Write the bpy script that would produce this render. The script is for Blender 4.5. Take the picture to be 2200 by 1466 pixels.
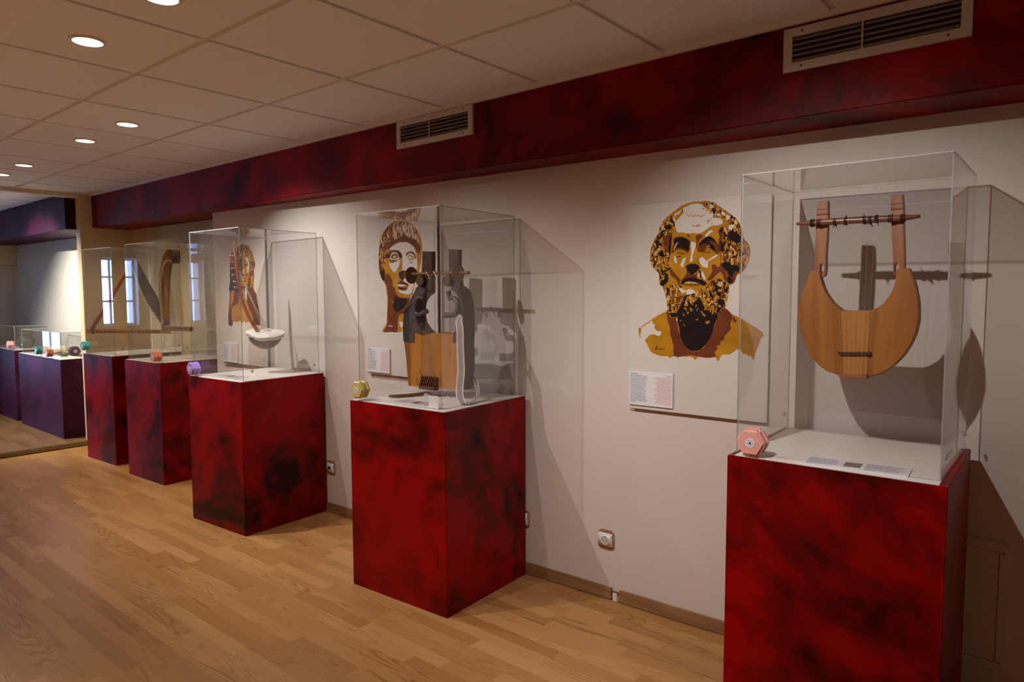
import bpy, bmesh, math, random
from mathutils import Vector, Matrix, noise
S = bpy.context.scene
for o in list(bpy.data.objects): bpy.data.objects.remove(o)
COL = S.collection
PI = math.pi
R = math.radians
# ---------------------------------------------------------------- camera
CAM_Z = 1.405
yaw, pitch, roll = 0.6950, -0.0700, -0.0030
cy, sy, cp, sp = math.cos(yaw), math.sin(yaw), math.cos(pitch), math.sin(pitch)
fw = Vector((-sy*cp, cy*cp, sp)); rt = Vector((cy, sy, 0)); up = rt.cross(fw)
r2 = rt*math.cos(roll)+up*math.sin(roll); u2 = -rt*math.sin(roll)+up*math.cos(roll)
cam_data = bpy.data.cameras.new('camera'); cam = bpy.data.objects.new('camera', cam_data); COL.objects.link(cam)
M = Matrix((r2, u2, -fw)).transposed().to_4x4(); M.translation = Vector((0, 0, CAM_Z)); cam.matrix_world = M
cam_data.sensor_width = 36; cam_data.lens = 1477.9/2200*36; cam_data.clip_start = .05; cam_data.clip_end = 60
S.camera = cam
# ---------------------------------------------------------------- world (daylight seen through the windows only)
w = bpy.data.worlds.new('world'); S.world = w; w.use_nodes = True
bg = w.node_tree.nodes['Background']; bg.inputs[0].default_value = (.33, .52, 1, 1); bg.inputs[1].default_value = 1.6
S.view_settings.view_transform = 'Standard'; S.view_settings.look = 'None'; S.view_settings.gamma = 1
S.view_settings.use_curve_mapping = False; S.view_settings.exposure = 0.68
S.cycles.max_bounces = 12; S.cycles.diffuse_bounces = 6; S.cycles.glossy_bounces = 6; S.cycles.transparent_max_bounces = 48
S.cycles.sample_clamp_indirect = 4; S.cycles.caustics_reflective = False; S.cycles.caustics_refractive = False
S.cycles.use_denoising = True
# lamps: (x, y, aim point, watts, colour, cone degrees, blend)
FILL, NEUT, WARM = (.86, .93, 1), (1, .93, .88), (1, .82, .55)
LAMPS = [
 (-.97, .99, (-.72, 2.35, .75), 50, NEUT, 88, .75),
 (-2.22, .987, (-1.55, 2.4, .35), 14, NEUT, 84, .9),
 (-2.80, .979, (-2.45, 2.3, .6), 34, NEUT, 84, .75),
 (-3.99, 1.57, (-3.72, 2.42, .60), 56, (1, .96, .93), 104, .85),
 (-4.60, 1.57, (-4.6, 2.3, .3), 22, WARM, 88, .8),
 (-5.79, 1.58, (-5.5, 2.4, .7), 24, WARM, 92, .8),
 (-6.36, 1.59, (-6.45, 2.4, .7), 24, WARM, 96, .8),
 (.7, -1.6, (.6, -1.6, 0), 34, FILL, 100, .5), (-2.2, -1.5, (-2.2, -1.45, 0), 200, FILL, 104, .5), (-4.9, -1.6, (-4.9, -1.6, 0), 130, FILL, 100, .5),  # unseen fill spots, added behind the viewer to brighten the room
 (-7.9, 1.3, (-7.9, 2.45, .9), 170, (1, .95, .8), 96, .8),
]
def spot(i, x, y, aim, watts, colr, cone, blend, z=2.296):
    d = bpy.data.lights.new('spot', 'SPOT'); d.energy = watts; d.color = colr
    d.spot_size = R(cone); d.spot_blend = blend; d.shadow_soft_size = .012
    o = bpy.data.objects.new('spot', d); COL.objects.link(o)
    o.location = (x, y, z); o.rotation_euler = (Vector(aim)-Vector((x, y, z))).to_track_quat('-Z', 'Y').to_euler()
for i, L in enumerate(LAMPS): spot(i, *L)
def window_light(loc, sx, sz, watts, face=(1, 0, 0)):
    d = bpy.data.lights.new('window_daylight', 'AREA'); d.shape = 'RECTANGLE'; d.size = sx; d.size_y = sz; d.energy = watts; d.color = (.28, .47, 1)
    o = bpy.data.objects.new('window_daylight', d); COL.objects.link(o); o.location = loc
    o.rotation_euler = Vector(face).to_track_quat('-Z', 'Y').to_euler()
WIN = [(-.27, .20, .96, 1.91), (1.22, 1.57, .45, 1.95)]       # openings of the end wall: y0, y1, z0, z1
for (a, b, c, d) in WIN: window_light((-10.75, (a+b)/2, (c+d)/2), b-a+.3, d-c+.3, 80*(b-a)*(d-c))

# ================================================================ materials
MATS = {}
def nodes(name):
    m = bpy.data.materials.new(name); m.use_nodes = True; nt = m.node_tree; MATS[name] = m
    return m, nt, nt.nodes['Principled BSDF']
def N(nt, t, **kw):
    n = nt.nodes.new(t)
    for k, v in kw.items():
        if k in n.inputs: n.inputs[k].default_value = v
        else: setattr(n, k, v)
    return n
def lk(nt, a, b): nt.links.new(a, b)
def ramp(nt, fac, stops, interp='LINEAR'):
    n = nt.nodes.new('ShaderNodeValToRGB'); e = n.color_ramp.elements; n.color_ramp.interpolation = interp
    while len(e) < len(stops): e.new(.5)
    for el, (p, c) in zip(e, stops): el.position = p; el.color = (*c, 1)
    lk(nt, fac, n.inputs[0]); return n
def plain(name, c, rough=.5, metal=0, var=.08, scale=8, bump=.0, coat=0, space='Object', spec=.5):
    """a painted / plastic / cloth surface with a little procedural variation"""
    m, nt, b = nodes(name)
    tc = N(nt, 'ShaderNodeTexCoord'); nz = N(nt, 'ShaderNodeTexNoise'); nz.inputs['Scale'].default_value = scale; nz.inputs['Detail'].default_value = 5
    lk(nt, tc.outputs[space], nz.inputs['Vector'])
    r = ramp(nt, nz.outputs['Fac'], [(.3, tuple(x*(1-var) for x in c)), (.7, tuple(min(1, x*(1+var)) for x in c))])
    lk(nt, r.outputs[0], b.inputs['Base Color']); b.inputs['Roughness'].default_value = rough; b.inputs['Metallic'].default_value = metal
    b.inputs['Coat Weight'].default_value = coat; b.inputs['Specular IOR Level'].default_value = spec
    if bump:
        bp = N(nt, 'ShaderNodeBump'); bp.inputs['Strength'].default_value = bump; bp.inputs['Distance'].default_value = .002
        n2 = N(nt, 'ShaderNodeTexNoise'); n2.inputs['Scale'].default_value = scale*12; n2.inputs['Detail'].default_value = 4
        lk(nt, tc.outputs[space], n2.inputs['Vector']); lk(nt, n2.outputs['Fac'], bp.inputs['Height']); lk(nt, bp.outputs[0], b.inputs['Normal'])
    return m
def wood(name, c1, c2, scale=6, along=(1, 1, .08), rough=.4, coat=.15, ring=9, flame=.6):
    m, nt, b = nodes(name)
    tc = N(nt, 'ShaderNodeTexCoord'); mp = N(nt, 'ShaderNodeMapping'); mp.inputs['Scale'].default_value = along
    lk(nt, tc.outputs['Object'], mp.inputs['Vector'])
    n1 = N(nt, 'ShaderNodeTexNoise'); n1.inputs['Scale'].default_value = scale; n1.inputs['Detail'].default_value = 3; n1.inputs['Distortion'].default_value = flame
    lk(nt, mp.outputs[0], n1.inputs['Vector'])
    mu = N(nt, 'ShaderNodeMath'); mu.operation = 'MULTIPLY'; mu.inputs[1].default_value = ring; lk(nt, n1.outputs['Fac'], mu.inputs[0])
    f = N(nt, 'ShaderNodeMath'); f.operation = 'PINGPONG'; f.inputs[1].default_value = .5; lk(nt, mu.outputs[0], f.inputs[0])
    n2 = N(nt, 'ShaderNodeTexNoise'); n2.inputs['Scale'].default_value = scale*26; n2.inputs['Detail'].default_value = 3; lk(nt, mp.outputs[0], n2.inputs['Vector'])
    ad = N(nt, 'ShaderNodeMath'); ad.operation = 'MULTIPLY_ADD'; ad.inputs[1].default_value = .5; lk(nt, n2.outputs['Fac'], ad.inputs[0]); lk(nt, f.outputs[0], ad.inputs[2])
    r = ramp(nt, ad.outputs[0], [(.2, c2), (.75, c1)])
    lk(nt, r.outputs[0], b.inputs['Base Color']); b.inputs['Roughness'].default_value = rough; b.inputs['Coat Weight'].default_value = coat
    return m
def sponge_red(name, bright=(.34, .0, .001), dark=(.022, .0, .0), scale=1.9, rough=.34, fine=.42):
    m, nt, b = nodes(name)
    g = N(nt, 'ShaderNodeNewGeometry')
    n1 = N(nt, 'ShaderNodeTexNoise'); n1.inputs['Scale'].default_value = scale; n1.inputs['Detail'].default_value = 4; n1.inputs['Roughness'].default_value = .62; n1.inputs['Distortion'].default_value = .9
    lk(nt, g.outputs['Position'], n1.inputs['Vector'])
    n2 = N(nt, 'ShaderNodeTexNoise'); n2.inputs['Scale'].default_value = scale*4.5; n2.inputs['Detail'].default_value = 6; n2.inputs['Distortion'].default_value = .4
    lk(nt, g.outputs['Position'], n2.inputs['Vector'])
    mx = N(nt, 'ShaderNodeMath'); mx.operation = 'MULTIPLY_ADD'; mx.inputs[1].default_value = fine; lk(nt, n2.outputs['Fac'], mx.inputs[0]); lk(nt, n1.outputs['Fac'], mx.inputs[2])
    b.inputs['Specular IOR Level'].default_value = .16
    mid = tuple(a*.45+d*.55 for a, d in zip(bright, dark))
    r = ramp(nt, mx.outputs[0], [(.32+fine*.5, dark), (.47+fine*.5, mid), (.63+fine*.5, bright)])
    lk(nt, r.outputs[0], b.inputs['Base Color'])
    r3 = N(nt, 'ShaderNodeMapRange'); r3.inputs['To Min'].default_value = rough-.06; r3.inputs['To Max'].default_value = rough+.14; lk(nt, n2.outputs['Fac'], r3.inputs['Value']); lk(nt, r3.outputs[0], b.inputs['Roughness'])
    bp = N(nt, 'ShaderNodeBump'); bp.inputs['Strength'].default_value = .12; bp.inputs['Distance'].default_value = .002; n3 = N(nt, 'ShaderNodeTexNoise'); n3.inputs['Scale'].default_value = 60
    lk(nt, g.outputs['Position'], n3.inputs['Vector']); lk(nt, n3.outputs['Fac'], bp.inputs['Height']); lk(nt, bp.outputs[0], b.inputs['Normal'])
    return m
def acrylic(name, tint=(.985, .986, .988)):
    """clear sheet: light goes straight through, the surfaces mirror by Fresnel's law"""
    m, nt, b = nodes(name); nt.nodes.remove(b)
    out = nt.nodes['Material Output']
    t = N(nt, 'ShaderNodeBsdfTransparent'); t.inputs[0].default_value = (*tint, 1)
    g = N(nt, 'ShaderNodeBsdfGlossy'); g.inputs['Roughness'].default_value = .004; g.inputs[0].default_value = (1, 1, 1, 1)
    f = N(nt, 'ShaderNodeFresnel'); 
    lw = N(nt, 'ShaderNodeNewGeometry'); ir = N(nt, 'ShaderNodeMapRange'); ir.inputs['To Min'].default_value = 1.5; ir.inputs['To Max'].default_value = 1/1.5
    lk(nt, lw.outputs['Backfacing'], ir.inputs['Value']); lk(nt, ir.outputs[0], f.inputs['IOR'])
    mx = N(nt, 'ShaderNodeMixShader'); lk(nt, f.outputs[0], mx.inputs[0]); lk(nt, t.outputs[0], mx.inputs[1]); lk(nt, g.outputs[0], mx.inputs[2]); lk(nt, mx.outputs[0], out.inputs[0])
    return m
def cut_edge(name):
    m, nt, b = nodes(name)
    b.inputs['Base Color'].default_value = (.62, .62, .64, 1); b.inputs['Roughness'].default_value = .25
    out = nt.nodes['Material Output']; t = N(nt, 'ShaderNodeBsdfTransparent'); t.inputs[0].default_value = (.62, .6, .6, 1)
    mx = N(nt, 'ShaderNodeMixShader'); mx.inputs[0].default_value = .5; lk(nt, t.outputs[0], mx.inputs[1]); lk(nt, b.outputs[0], mx.inputs[2]); lk(nt, mx.outputs[0], out.inputs[0])
    return m
def emit(name, c, s):
    m, nt, b = nodes(name); b.inputs['Emission Color'].default_value = (*c, 1); b.inputs['Emission Strength'].default_value = s; b.inputs['Base Color'].default_value = (*c, 1); return m

m_wall = plain('cream_plaster', (.70, .63, .575), .75, var=.035, scale=1.3, bump=.25, space='Object')
m_wall_far = plain('lamp_tinted_plaster', (.66, .56, .37), .75, var=.05, scale=2, bump=.25)  # yellow of the warm lamps put into the plaster colour
m_wall_next = plain('pale_plaster', (.68, .66, .60), .75, var=.04, scale=2, bump=.2)
m_tile = plain('mineral_tile', (.82, .80, .79), .9, var=.03, scale=60, bump=.6)
m_bar = plain('white_grid_bar', (.74, .66, .60), .5, var=.02)
m_red = sponge_red('sponged_red_paint')
m_redbeam = sponge_red('sponged_red_beam', bright=(.30, .0, .001), dark=(.028, .0, .0), scale=1.7, rough=.5, fine=.24)
m_beam2 = sponge_red('sponged_red_beam_daylight_tint', bright=(.055, .004, .03), dark=(.02, .0, .012), scale=1.7, rough=.5, fine=.24)  # red beam with the bluish daylight put into its colour
m_redlow = sponge_red('sponged_red_paint_daylight_tint', bright=(.075, .012, .05), dark=(.03, .004, .02), scale=2.4, rough=.45)  # red paint, purple cast of the window daylight mixed into its colour
m_top = plain('white_plinth_top', (.86, .83, .79), .35, var=.02, scale=3)
m_acr = acrylic('clear_acrylic'); m_edge = cut_edge('acrylic_edge')
m_white = plain('white_card', (.80, .80, .84), .45, var=.015)
m_ink = plain('dark_ink', (.05, .05, .13), .6); m_inkred = plain('red_ink', (.62, .12, .10), .6); m_inkgrey = plain('grey_ink', (.36, .37, .48), .6)
m_pic = plain('brown_photo', (.20, .12, .11), .5, var=.5, scale=60)
m_panel = plain('off_white_board', (.69, .635, .585), .55, var=.02, scale=2)
m_grille = plain('grey_beige_grille', (.58, .52, .47), .45, var=.06, scale=10); m_dark = plain('dark_void', (.012, .01, .008), .8)
m_slat = plain('tan_slat', (.30, .24, .17), .5, var=.05); m_screw = plain('steel_screw', (.12, .1, .09), .4, metal=.7)
m_base = wood('baseboard_laminate', (.34, .185, .085), (.25, .12, .05), scale=5, along=(.1, 1, 1), rough=.45)
m_sock = plain('white_plastic', (.78, .78, .80), .3, var=.01); m_rough_brick = plain('rough_orange_plaster', (.42, .19, .09), .9, var=.25, scale=40, bump=.5)
m_metal = plain('brushed_reflector', (.6, .6, .62), .5, metal=1, var=.03)
m_bulb = emit('lit_bulb', (.85, .92, 1), 40); m_bulbw = emit('lit_warm_bulb', (1, .9, .7), 60)
m_cherry = wood('cherry_wood', (.42, .165, .036), (.30, .105, .022), coat=.03, scale=5, along=(1, 1, .10), ring=7, flame=.5)
m_cherry2 = wood('light_cherry_wood', (.52, .235, .052), (.42, .17, .034), coat=.03, scale=9, along=(1, 1, .05), ring=5)
m_cherry3 = wood('pinkish_cherry_wood', (.36, .15, .062), (.27, .10, .042), coat=.03, scale=7, along=(1, 1, .08), ring=5)
m_rod = wood('turned_brown_wood', (.22, .085, .045), (.12, .045, .025), scale=9, along=(.1, 1, 1), rough=.3, coat=.4)
m_leather = plain('dark_leather_binding', (.07, .028, .018), .6, var=.4, scale=60, bump=.6)
m_ebony = plain('dark_wood_bridge', (.06, .025, .012), .4, var=.2, scale=30)
m_walnut = wood('dark_walnut', (.085, .040, .027), (.045, .020, .014), scale=7, along=(1, 1, .1), rough=.45)
m_olive = wood('dark_olive_wood', (.10, .075, .055), (.05, .036, .026), scale=9, along=(1, 1, .2), rough=.5)
m_amber = wood('amber_soundboard', (.52, .22, .035), (.38, .145, .02), scale=5, along=(1, 1, .12), ring=6, flame=.4)
m_horn = plain('dark_horn', (.075, .065, .06), .4, var=.35, scale=25)
m_brass = plain('tan_wood_disc', (.22, .12, .06), .35, var=.2, scale=20)
m_string = plain('gut_string', (.55, .50, .44), .4)
m_cord = plain('brown_cord', (.10, .05, .035), .7)
m_skin = plain('white_drum_skin', (.70, .66, .60), .5, var=.04, scale=14, bump=.3)
m_shell = plain('mottled_tortoise_shell', (.13, .068, .03), .45, var=.75, scale=26, bump=.8)
m_orange = wood('glossy_orange_wood', (.42, .13, .035), (.30, .08, .02), scale=8, along=(1, 1, .1), rough=.18, coat=.8)
m_tan = wood('tan_wood', (.40, .27, .155), (.30, .195, .105), scale=6, along=(1, 1, .1), rough=.5)
m_stitch = plain('cream_lacing', (.78, .70, .52), .6)
m_hide = plain('ribbed_dark_hide', (.17, .11, .075), .6, var=.3, scale=30, bump=.5)
m_knobs = {k: plain(k+'_plastic', c, .35, var=.02) for k, c in dict(pink=(.86, .42, .37), yellow=(.62, .52, .16), violet=(.40, .26, .72), salmon=(.80, .30, .20), teal=(.10, .62, .58), green=(.03, .16, .15), brown=(.38, .12, .06), purple=(.13, .08, .13)).items()}
m_hole = plain('black_rubber', (.008, .006, .006), .6)
m_sign = plain('black_print', (.02, .02, .03), .5)
m_riser = wood('pale_laminate_riser', (.26, .19, .12), (.20, .14, .09), scale=4, along=(1, .1, 1), rough=.4)
m_frame = plain('white_window_frame', (.62, .64, .68), .4)
PR = {'O': plain('ochre_paint', (.47, .215, .012), .7, var=.22, scale=14, spec=.12), 'B': plain('brown_paint', (.16, .040, .014), .7, var=.25, scale=14, spec=.12), 'D': plain('near_black_paint', (.018, .010, .009), .7, var=.2, scale=20, spec=.1),
      'W': m_panel, 'L': plain('pale_ochre_paint', (.62, .42, .22), .6, var=.1, scale=30)}
def curls():
    m, nt, b = nodes('curly_brush_strokes')
    tc = N(nt, 'ShaderNodeTexCoord'); mp = N(nt, 'ShaderNodeMapping'); mp.inputs['Scale'].default_value = (1, 1, .62); lk(nt, tc.outputs['Object'], mp.inputs['Vector'])
    n = N(nt, 'ShaderNodeTexNoise'); n.inputs['Scale'].default_value = 66; n.inputs['Detail'].default_value = 1.5; n.inputs['Distortion'].default_value = 1.6
    lk(nt, mp.outputs[0], n.inputs['Vector'])
    r = ramp(nt, n.outputs['Fac'], [(0, (.018, .010, .009)), (.385, (.018, .010, .009)), (.41, (.16, .040, .014)), (.475, (.47, .215, .012)), (.60, (.62, .40, .17)), (.65, (.69, .635, .585))], 'CONSTANT')
    lk(nt, r.outputs[0], b.inputs['Base Color']); b.inputs['Roughness'].default_value = .7; b.inputs['Specular IOR Level'].default_value = .12; return m
PR['C'] = curls()
def strands():
    m, nt, b = nodes('straight_brush_strands')
    tc = N(nt, 'ShaderNodeTexCoord'); mp = N(nt, 'ShaderNodeMapping'); mp.inputs['Scale'].default_value = (1, 1, .22); mp.inputs['Rotation'].default_value = (0, .12, 0); lk(nt, tc.outputs['Object'], mp.inputs['Vector'])
    n = N(nt, 'ShaderNodeTexNoise'); n.inputs['Scale'].default_value = 95; n.inputs['Detail'].default_value = 1.5; n.inputs['Distortion'].default_value = .5
    lk(nt, mp.outputs[0], n.inputs['Vector'])
    r = ramp(nt, n.outputs['Fac'], [(0, (.16, .040, .014)), (.40, (.16, .040, .014)), (.41, (.47, .215, .012)), (.47, (.55, .36, .16)), (.52, (.69, .635, .585)), (.9, (.69, .635, .585))], 'CONSTANT')
    lk(nt, r.outputs[0], b.inputs['Base Color']); b.inputs['Roughness'].default_value = .7; b.inputs['Specular IOR Level'].default_value = .12; return m
PR['S'] = strands()
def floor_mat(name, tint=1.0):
    m, nt, b = nodes(name)
    g = N(nt, 'ShaderNodeNewGeometry'); at = N(nt, 'ShaderNodeAttribute'); at.attribute_name = 'rnd'
    sc = N(nt, 'ShaderNodeVectorMath'); sc.operation = 'SCALE'; sc.inputs['Scale'].default_value = 37.0; lk(nt, at.outputs['Color'], sc.inputs[0])
    oi = N(nt, 'ShaderNodeObjectInfo'); s2 = N(nt, 'ShaderNodeMath'); s2.operation = 'MULTIPLY'; s2.inputs[1].default_value = 50; lk(nt, oi.outputs['Random'], s2.inputs[0])
    ad = N(nt, 'ShaderNodeVectorMath'); ad.operation = 'ADD'; lk(nt, g.outputs['Position'], ad.inputs[0]); lk(nt, sc.outputs[0], ad.inputs[1])
    ad2 = N(nt, 'ShaderNodeVectorMath'); ad2.operation = 'ADD'; lk(nt, ad.outputs[0], ad2.inputs[0]); lk(nt, s2.outputs[0], ad2.inputs[1])
    mp = N(nt, 'ShaderNodeMapping'); mp.inputs['Scale'].default_value = (.075, 1, 1); lk(nt, ad2.outputs[0], mp.inputs['Vector'])
    n1 = N(nt, 'ShaderNodeTexNoise'); n1.inputs['Scale'].default_value = 9; n1.inputs['Detail'].default_value = 1.0; n1.inputs['Distortion'].default_value = .25; lk(nt, mp.outputs[0], n1.inputs['Vector'])
    mu = N(nt, 'ShaderNodeMath'); mu.operation = 'MULTIPLY'; mu.inputs[1].default_value = 24; lk(nt, n1.outputs['Fac'], mu.inputs[0])
    fr = N(nt, 'ShaderNodeMath'); fr.operation = 'FRACT'; lk(nt, mu.outputs[0], fr.inputs[0])
    n2 = N(nt, 'ShaderNodeTexNoise'); n2.inputs['Scale'].default_value = 150; n2.inputs['Detail'].default_value = 2; lk(nt, mp.outputs[0], n2.inputs['Vector'])
    sp_ = N(nt, 'ShaderNodeSeparateColor'); lk(nt, at.outputs['Color'], sp_.inputs[0])
    # tone of the strip
    rr = N(nt, 'ShaderNodeMath'); rr.operation = 'ADD'; lk(nt, sp_.outputs[0], rr.inputs[0]); lk(nt, oi.outputs['Random'], rr.inputs[1])
    rf = N(nt, 'ShaderNodeMath'); rf.operation = 'FRACT'; lk(nt, rr.outputs[0], rf.inputs[0])
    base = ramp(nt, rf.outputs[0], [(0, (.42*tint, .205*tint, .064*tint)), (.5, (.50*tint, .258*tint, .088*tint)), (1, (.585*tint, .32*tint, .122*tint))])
    # grain strength differs from strip to strip
    gs = N(nt, 'ShaderNodeMapRange'); gs.inputs['From Min'].default_value = .3; gs.inputs['From Max'].default_value = 1; gs.inputs['To Min'].default_value = .10; gs.inputs['To Max'].default_value = .72
    fs = N(nt, 'ShaderNodeMath'); fs.operation = 'MULTIPLY_ADD'; fs.inputs[1].default_value = 7.3; fs.inputs[2].default_value = .17; lk(nt, rf.outputs[0], fs.inputs[0]); ff = N(nt, 'ShaderNodeMath'); ff.operation = 'FRACT'; lk(nt, fs.outputs[0], ff.inputs[0]); lk(nt, ff.outputs[0], gs.inputs['Value'])
    gr = ramp(nt, fr.outputs[0], [(0, (1, 1, 1)), (.16, (.25, .25, .25)), (.5, (.0, .0, .0)), (.9, (.45, .45, .45)), (1, (1, 1, 1))])
    gm = N(nt, 'ShaderNodeMath'); gm.operation = 'MULTIPLY'; lk(nt, gr.outputs[0], gm.inputs[0]); lk(nt, gs.outputs[0], gm.inputs[1])
    f2 = N(nt, 'ShaderNodeMath'); f2.operation = 'MULTIPLY_ADD'; f2.inputs[1].default_value = .22; lk(nt, n2.outputs['Fac'], f2.inputs[0]); lk(nt, gm.outputs[0], f2.inputs[2])
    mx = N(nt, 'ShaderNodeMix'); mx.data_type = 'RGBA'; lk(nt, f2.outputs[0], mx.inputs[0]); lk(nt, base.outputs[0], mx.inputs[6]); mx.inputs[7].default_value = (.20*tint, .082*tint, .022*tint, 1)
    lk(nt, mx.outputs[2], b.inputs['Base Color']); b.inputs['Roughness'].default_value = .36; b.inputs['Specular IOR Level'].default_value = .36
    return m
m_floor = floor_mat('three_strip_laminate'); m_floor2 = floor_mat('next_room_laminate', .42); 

# ================================================================ mesh helpers
def mk(name, bm, mat, parent=None, smooth=False, loc=None, rotz=None, mats=None):
    me = bpy.data.meshes.new(name); bm.normal_update(); bm.to_mesh(me); bm.free()
    if smooth: me.shade_smooth()
    for m in (mats or [mat]): me.materials.append(m)
    o = bpy.data.objects.new(name, me); COL.objects.link(o)
    if parent is not None: o.parent = parent
    if loc is not None: o.location = loc
    if rotz is not None: o.rotation_euler = (0, 0, rotz)
    return o
def thing(name, label, cat, loc=(0, 0, 0), rotz=0, group=None):
    o = bpy.data.objects.new(name, None); COL.objects.link(o); o.empty_display_size = .05
    o.location = loc; o.rotation_euler = (0, 0, rotz); o['label'] = label; o['category'] = cat
    if group: o['group'] = group
    return o
def tag(o, label=None, cat=None, group=None, kind=None):
    if label: o['label'] = label
    if cat: o['category'] = cat
    if group: o['group'] = group
    if kind: o['kind'] = kind
    return o
def empty_struct(name, loc=(0, 0, 0)):
    o = bpy.data.objects.new(name, None); COL.objects.link(o); o.location = loc; o['kind'] = 'structure'; return o
def B_(): return bmesh.new()
def box(bm, x0, x1, y0, y1, z0, z1, bev=0, mi=0):
    vs = [bm.verts.new(c) for c in ((x0, y0, z0), (x1, y0, z0), (x1, y1, z0), (x0, y1, z0), (x0, y0, z1), (x1, y0, z1), (x1, y1, z1), (x0, y1, z1))]
    fs = [bm.faces.new([vs[i] for i in f]) for f in ((3, 2, 1, 0), (4, 5, 6, 7), (0, 1, 5, 4), (1, 2, 6, 5), (2, 3, 7, 6), (3, 0, 4, 7))]
    for f in fs: f.material_index = mi
    if bev:
        es = list({e for f in fs for e in f.edges}); bmesh.ops.bevel(bm, geom=es, offset=bev, segments=2, affect='EDGES', clamp_overlap=True)
    return fs
def hexa(bm, p):   # 8 points: bottom ring 4, top ring 4
    vs = [bm.verts.new(c) for c in p]
    for f in ((3, 2, 1, 0), (4, 5, 6, 7), (0, 1, 5, 4), (1, 2, 6, 5), (2, 3, 7, 6), (3, 0, 4, 7)): bm.faces.new([vs[i] for i in f])
def prism(bm, poly, y0, y1, bev=0):
    """polygon in x-z extruded along y"""
    a = [bm.verts.new((x, y0, z)) for x, z in poly]; b = [bm.verts.new((x, y1, z)) for x, z in poly]; n = len(poly)
    f0 = bm.faces.new(a); f1 = bm.faces.new(b[::-1]); sd = []
    for i in range(n): sd.append(bm.faces.new((a[i], b[i], b[(i+1) % n], a[(i+1) % n])))
    bmesh.ops.recalc_face_normals(bm, faces=[f0, f1]+sd)
    if bev: bmesh.ops.bevel(bm, geom=list(f0.edges), offset=bev, segments=2, affect='EDGES', clamp_overlap=True)
def prism_z(bm, poly, z0, z1, bev=0):
    a = [bm.verts.new((x, y, z0)) for x, y in poly]; b = [bm.verts.new((x, y, z1)) for x, y in poly]; n = len(poly)
    fs = [bm.faces.new(a[::-1]), bm.faces.new(b)]
    for i in range(n): fs.append(bm.faces.new((a[i], a[(i+1) % n], b[(i+1) % n], b[i])))
    bmesh.ops.recalc_face_normals(bm, faces=fs)
    if bev: bmesh.ops.bevel(bm, geom=list(fs[1].edges), offset=bev, segments=2, affect='EDGES')
def smoothpath(pts, k=4):
    pts = [Vector(p) for p in pts]; out = []
    for i in range(len(pts)-1):
        p0, p1, p2, p3 = pts[max(i-1, 0)], pts[i], pts[i+1], pts[min(i+2, len(pts)-1)]
        for j in range(k):
            t = j/k; out.append(.5*((2*p1)+(-p0+p2)*t+(2*p0-5*p1+4*p2-p3)*t*t+(-p0+3*p1-3*p2+p3)*t**3))
    out.append(pts[-1]); return out
def tube(bm, pts, rad, n=8, cap=True):
    pts = [Vector(p) for p in pts]; rings = []; prev = None
    for i, p in enumerate(pts):
        t = (pts[min(i+1, len(pts)-1)]-pts[max(i-1, 0)]).normalized()
        if prev is None:
            a = Vector((0, 0, 1)) if abs(t.z) < .9 else Vector((0, 1, 0)); u = t.cross(a).normalized()
        else: u = (prev-t*prev.dot(t)).normalized()
        prev = u; v = t.cross(u); r = rad[i] if isinstance(rad, (list, tuple)) else rad
        rings.append([bm.verts.new(p+(u*math.cos(2*PI*k/n)+v*math.sin(2*PI*k/n))*r) for k in range(n)])
    for a, b in zip(rings, rings[1:]):
        for k in range(n): bm.faces.new((a[k], a[(k+1) % n], b[(k+1) % n], b[k]))
    if cap: bm.faces.new(rings[0][::-1]); bm.faces.new(rings[-1])
def lathe(bm, prof, n=24, c=(0, 0, 0), axis='z', sx=1, sy=1, mi=0):
    """prof: (radius, height) along the axis"""
    c = Vector(c); rings = []
    def pt(r, h, a):
        x, y = r*math.cos(a)*sx, r*math.sin(a)*sy
        return c+(Vector((x, y, h)) if axis == 'z' else Vector((x, h, y)) if axis == 'y' else Vector((h, x, y)))
    for r, h in prof:
        if r < 1e-6: rings.append([bm.verts.new(pt(0, h, 0))])
        else: rings.append([bm.verts.new(pt(r, h, 2*PI*k/n)) for k in range(n)])
    fs = []
    for a, b in zip(rings, rings[1:]):
        for k in range(n):
            q = [a[k % len(a)], a[(k+1) % n % len(a)], b[(k+1) % n % len(b)], b[k % len(b)]]
            q2 = []
            for v in q:
                if v not in q2: q2.append(v)
            if len(q2) > 2:
                f = bm.faces.new(q2); f.material_index = mi; fs.append(f)
    bmesh.ops.recalc_face_normals(bm, faces=fs)
def ball(bm, c, r, n=10, sz=1):
    m = n//2+1; lathe(bm, [(r*math.sin(PI*i/m), -r*sz*math.cos(PI*i/m)) for i in range(m+1)], n, c)
def text_obj(name, s, size, mat, parent, loc, rot, align='LEFT', depth=.0002):
    cu = bpy.data.curves.new(name, 'FONT'); cu.body = s; cu.size = size; cu.align_x = align; cu.extrude = depth
    t = bpy.data.objects.new(name, cu); me = bpy.data.meshes.new_from_object(t); bpy.data.objects.remove(t)
    me.materials.clear(); me.materials.append(mat)
    o = bpy.data.objects.new(name, me); COL.objects.link(o); o.parent = parent; o.location = loc; o.rotation_euler = rot
    return o
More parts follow.
